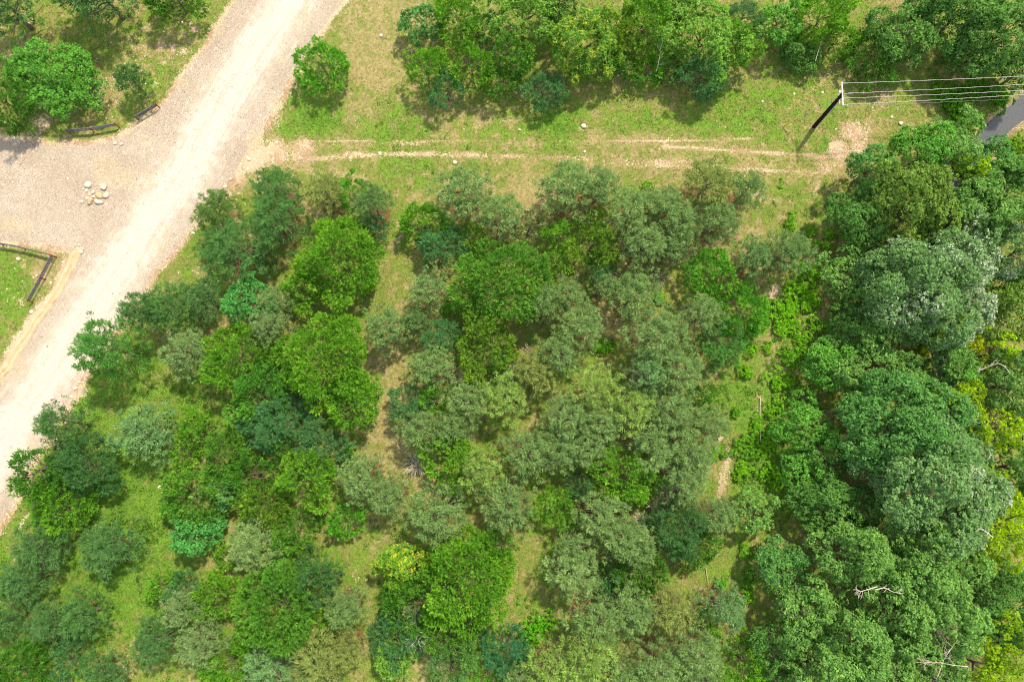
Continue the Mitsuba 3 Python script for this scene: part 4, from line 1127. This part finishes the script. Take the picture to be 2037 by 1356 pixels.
def rbox(lo, hi, r=.02):
    import manifold3d as m3
    s = m3.Manifold.sphere(r, 12)
    pts = [s.translate([x, y, z]) for x in (lo[0] + r, hi[0] - r) for y in (lo[1] + r, hi[1] - r) for z in (lo[2] + r, hi[2] - r)]
    q = m3.Manifold.batch_hull(pts).to_mesh()
    return np.array(q.vert_properties[:, :3], float), np.array(q.tri_verts)


for nm, lo, hi, mt in [('pad', (-.45, -.36, -.1), (.45, .36, .08), 'stone_material'), ('body', (-.38, -.28, .08), (.38, .28, .72), 'cabinet_material'), ('lid', (-.41, -.31, .722), (.41, .31, .80), 'cabinet_material'), ('door', (-.32, -.305, .14), (.32, -.283, .66), 'cabinet_material'), ('handle', (.20, -.325, .38), (.24, -.306, .50), 'dark_material')]:
    v, f = rbox(lo, hi, .015 if nm != 'handle' else .008)
    put(f'utility_box__{nm}', (v @ Rz.T + b0, f), mt, 30)
tag('utility_box', 'small blue grey utility box standing on the road edge above a dark pine', 'utility box')

# ------------------------------------------------------------------ the power pole, its wires and guys
PH = 8.9
foot = G(1618.8, 252.6); top = G(1676, 187, PH)
foot = np.array([foot[0], foot[1], float(height(foot[0], foot[1]))])
axis = unit(top - foot)
put('utility_pole__shaft', tube(np.array([foot - axis * .4, foot + axis * 3, foot + axis * 6, top]), [.30, .285, .265, .24], 14), 'pole_material', 50)
side = np.array([.755, -.655, 0])
put('utility_pole__conduit', tube(np.array([foot + side * .33, foot + side * .31 + axis * 4, top - axis * 1.4 + side * .30]), .085, 8), 'galvanized_material', 50)
arm_a, arm_b = G(1674.5, 163.5, PH + .12), G(1676.8, 210, PH + .12)
u_ = unit(arm_b - arm_a); w_side = unit(np.cross(u_, [0, 0, 1]))
def beam(a, b, w, h):
    d = unit(b - a); s = unit(np.cross(d, [0, 0, 1])); up = np.cross(s, d)
    v = np.array([p + s * i * w / 2 + up * j * h / 2 for p in (a, b) for i, j in ((-1, -1), (1, -1), (1, 1), (-1, 1))])
    f = np.array([[0, 2, 1], [0, 3, 2], [4, 5, 6], [4, 6, 7], [0, 1, 5], [0, 5, 4], [1, 2, 6], [1, 6, 5], [2, 3, 7], [2, 7, 6], [3, 0, 4], [3, 4, 7]])
    return v, f[:, ::-1]
put('utility_pole__crossarm', beam(arm_a, arm_b, .17, .13), 'galvanized_material')
mid_arm = (arm_a + arm_b) / 2
for s in (-1, 1):
    put(sub('utility_pole', 'brace'), beam(mid_arm + u_ * s * 1.1 - [0, 0, .07], top - axis * .75 + u_ * s * .2, .05, .04), 'galvanized_material')
put('utility_pole__cutout', join([tube(np.array([mid_arm + [-.55, .2, .0], mid_arm + [-.55, .2, .45]]), [.05, .09], 8), beam(mid_arm + [-.7, .2, .05], mid_arm + [.1, .2, .05], .07, .07)]), 'porcelain_material')
put('utility_pole__bracket', beam(top - axis * 1.0 + [0, -.9, 0], top - axis * 1.0 + [0, .5, 0], .10, .10), 'galvanized_material')
tag('utility_pole', 'dark wooden power pole with a pale crossarm standing in the mown grass', 'power pole')
far = lambda y, z: G(2037, y, z)
WIRES = [((1677, 166), PH + .25, 148.5, 'uppermost power line on the crossarm\'s far end'), ((1687, 186), PH + .30, 165, 'second power line running from the crossarm over the creek'), ((1683, 195.5), PH + .25, 177, 'third power line running from the crossarm over the creek'), ((1687, 208), PH + .25, 185.5, 'fourth power line on the crossarm\'s near end'),
         ((1667, 212), PH - 1.0, 193, 'thin lowest service line below the crossarm')]
for i, ((x, y), z, ye, text) in enumerate(WIRES):
    a = G(x, y, z)
    b = far(ye, z)
    d = b - a; e = a + d * 2.4                                             # on to the next pole, beyond the picture
    s = np.linspace(0, 1, 40)[:, None]
    pts = a + s * (e - a); pts[:, 2] -= (4 * s[:, 0] * (1 - s[:, 0])) * .5
    key = numbered('power_line'); put(key, tube(pts, .032 if i < 4 else .018, 6), 'wire_material', True)
    tag(key, text, 'power line', 'power lines on the pole')
    if i < 4:
        ins = []
        dd = unit(d)
        q0 = a - dd * .1
        at = G(1675.6, y, PH + .12)
        for j in range(5):
            p = q0 + dd * (.12 + .1 * j); ins.append(tube(np.array([p, p + dd * .035, p + dd * .07]), [.06, .13, .05], 9))
        ins.append(tube(np.array([at, q0, q0 + dd * .6]), .03, 6))
        put(sub('utility_pole', 'insulator'), join(ins), 'porcelain_material', 40)
anchor = G(1556, 252); anchor = np.array([anchor[0], anchor[1], float(height(anchor[0], anchor[1]))])
for i, (z, off) in enumerate(((PH - .5, 0), (PH - 1.3, .25))):
    a = foot + axis * (z / axis[2]); e = anchor + [off * -3, off * .8, 0.0]
    key = numbered('guy_wire')
    put(key + '__cable', tube(np.array([a, (a + e) / 2 - [0, 0, .05], e]), .016, 5), 'wire_material', True)
    if i == 0:
        d = unit(a - e); put(key + '__guard', tube(np.array([e + d * .05, e + d * 2.6]), .075, 8), 'yellow_material', 50)
    tag(key, ['guy wire with a yellow guard stretched from the pole to the grass', 'second thin guy wire of the pole without a guard'][i], 'guy wire', 'guy wires of the power pole')
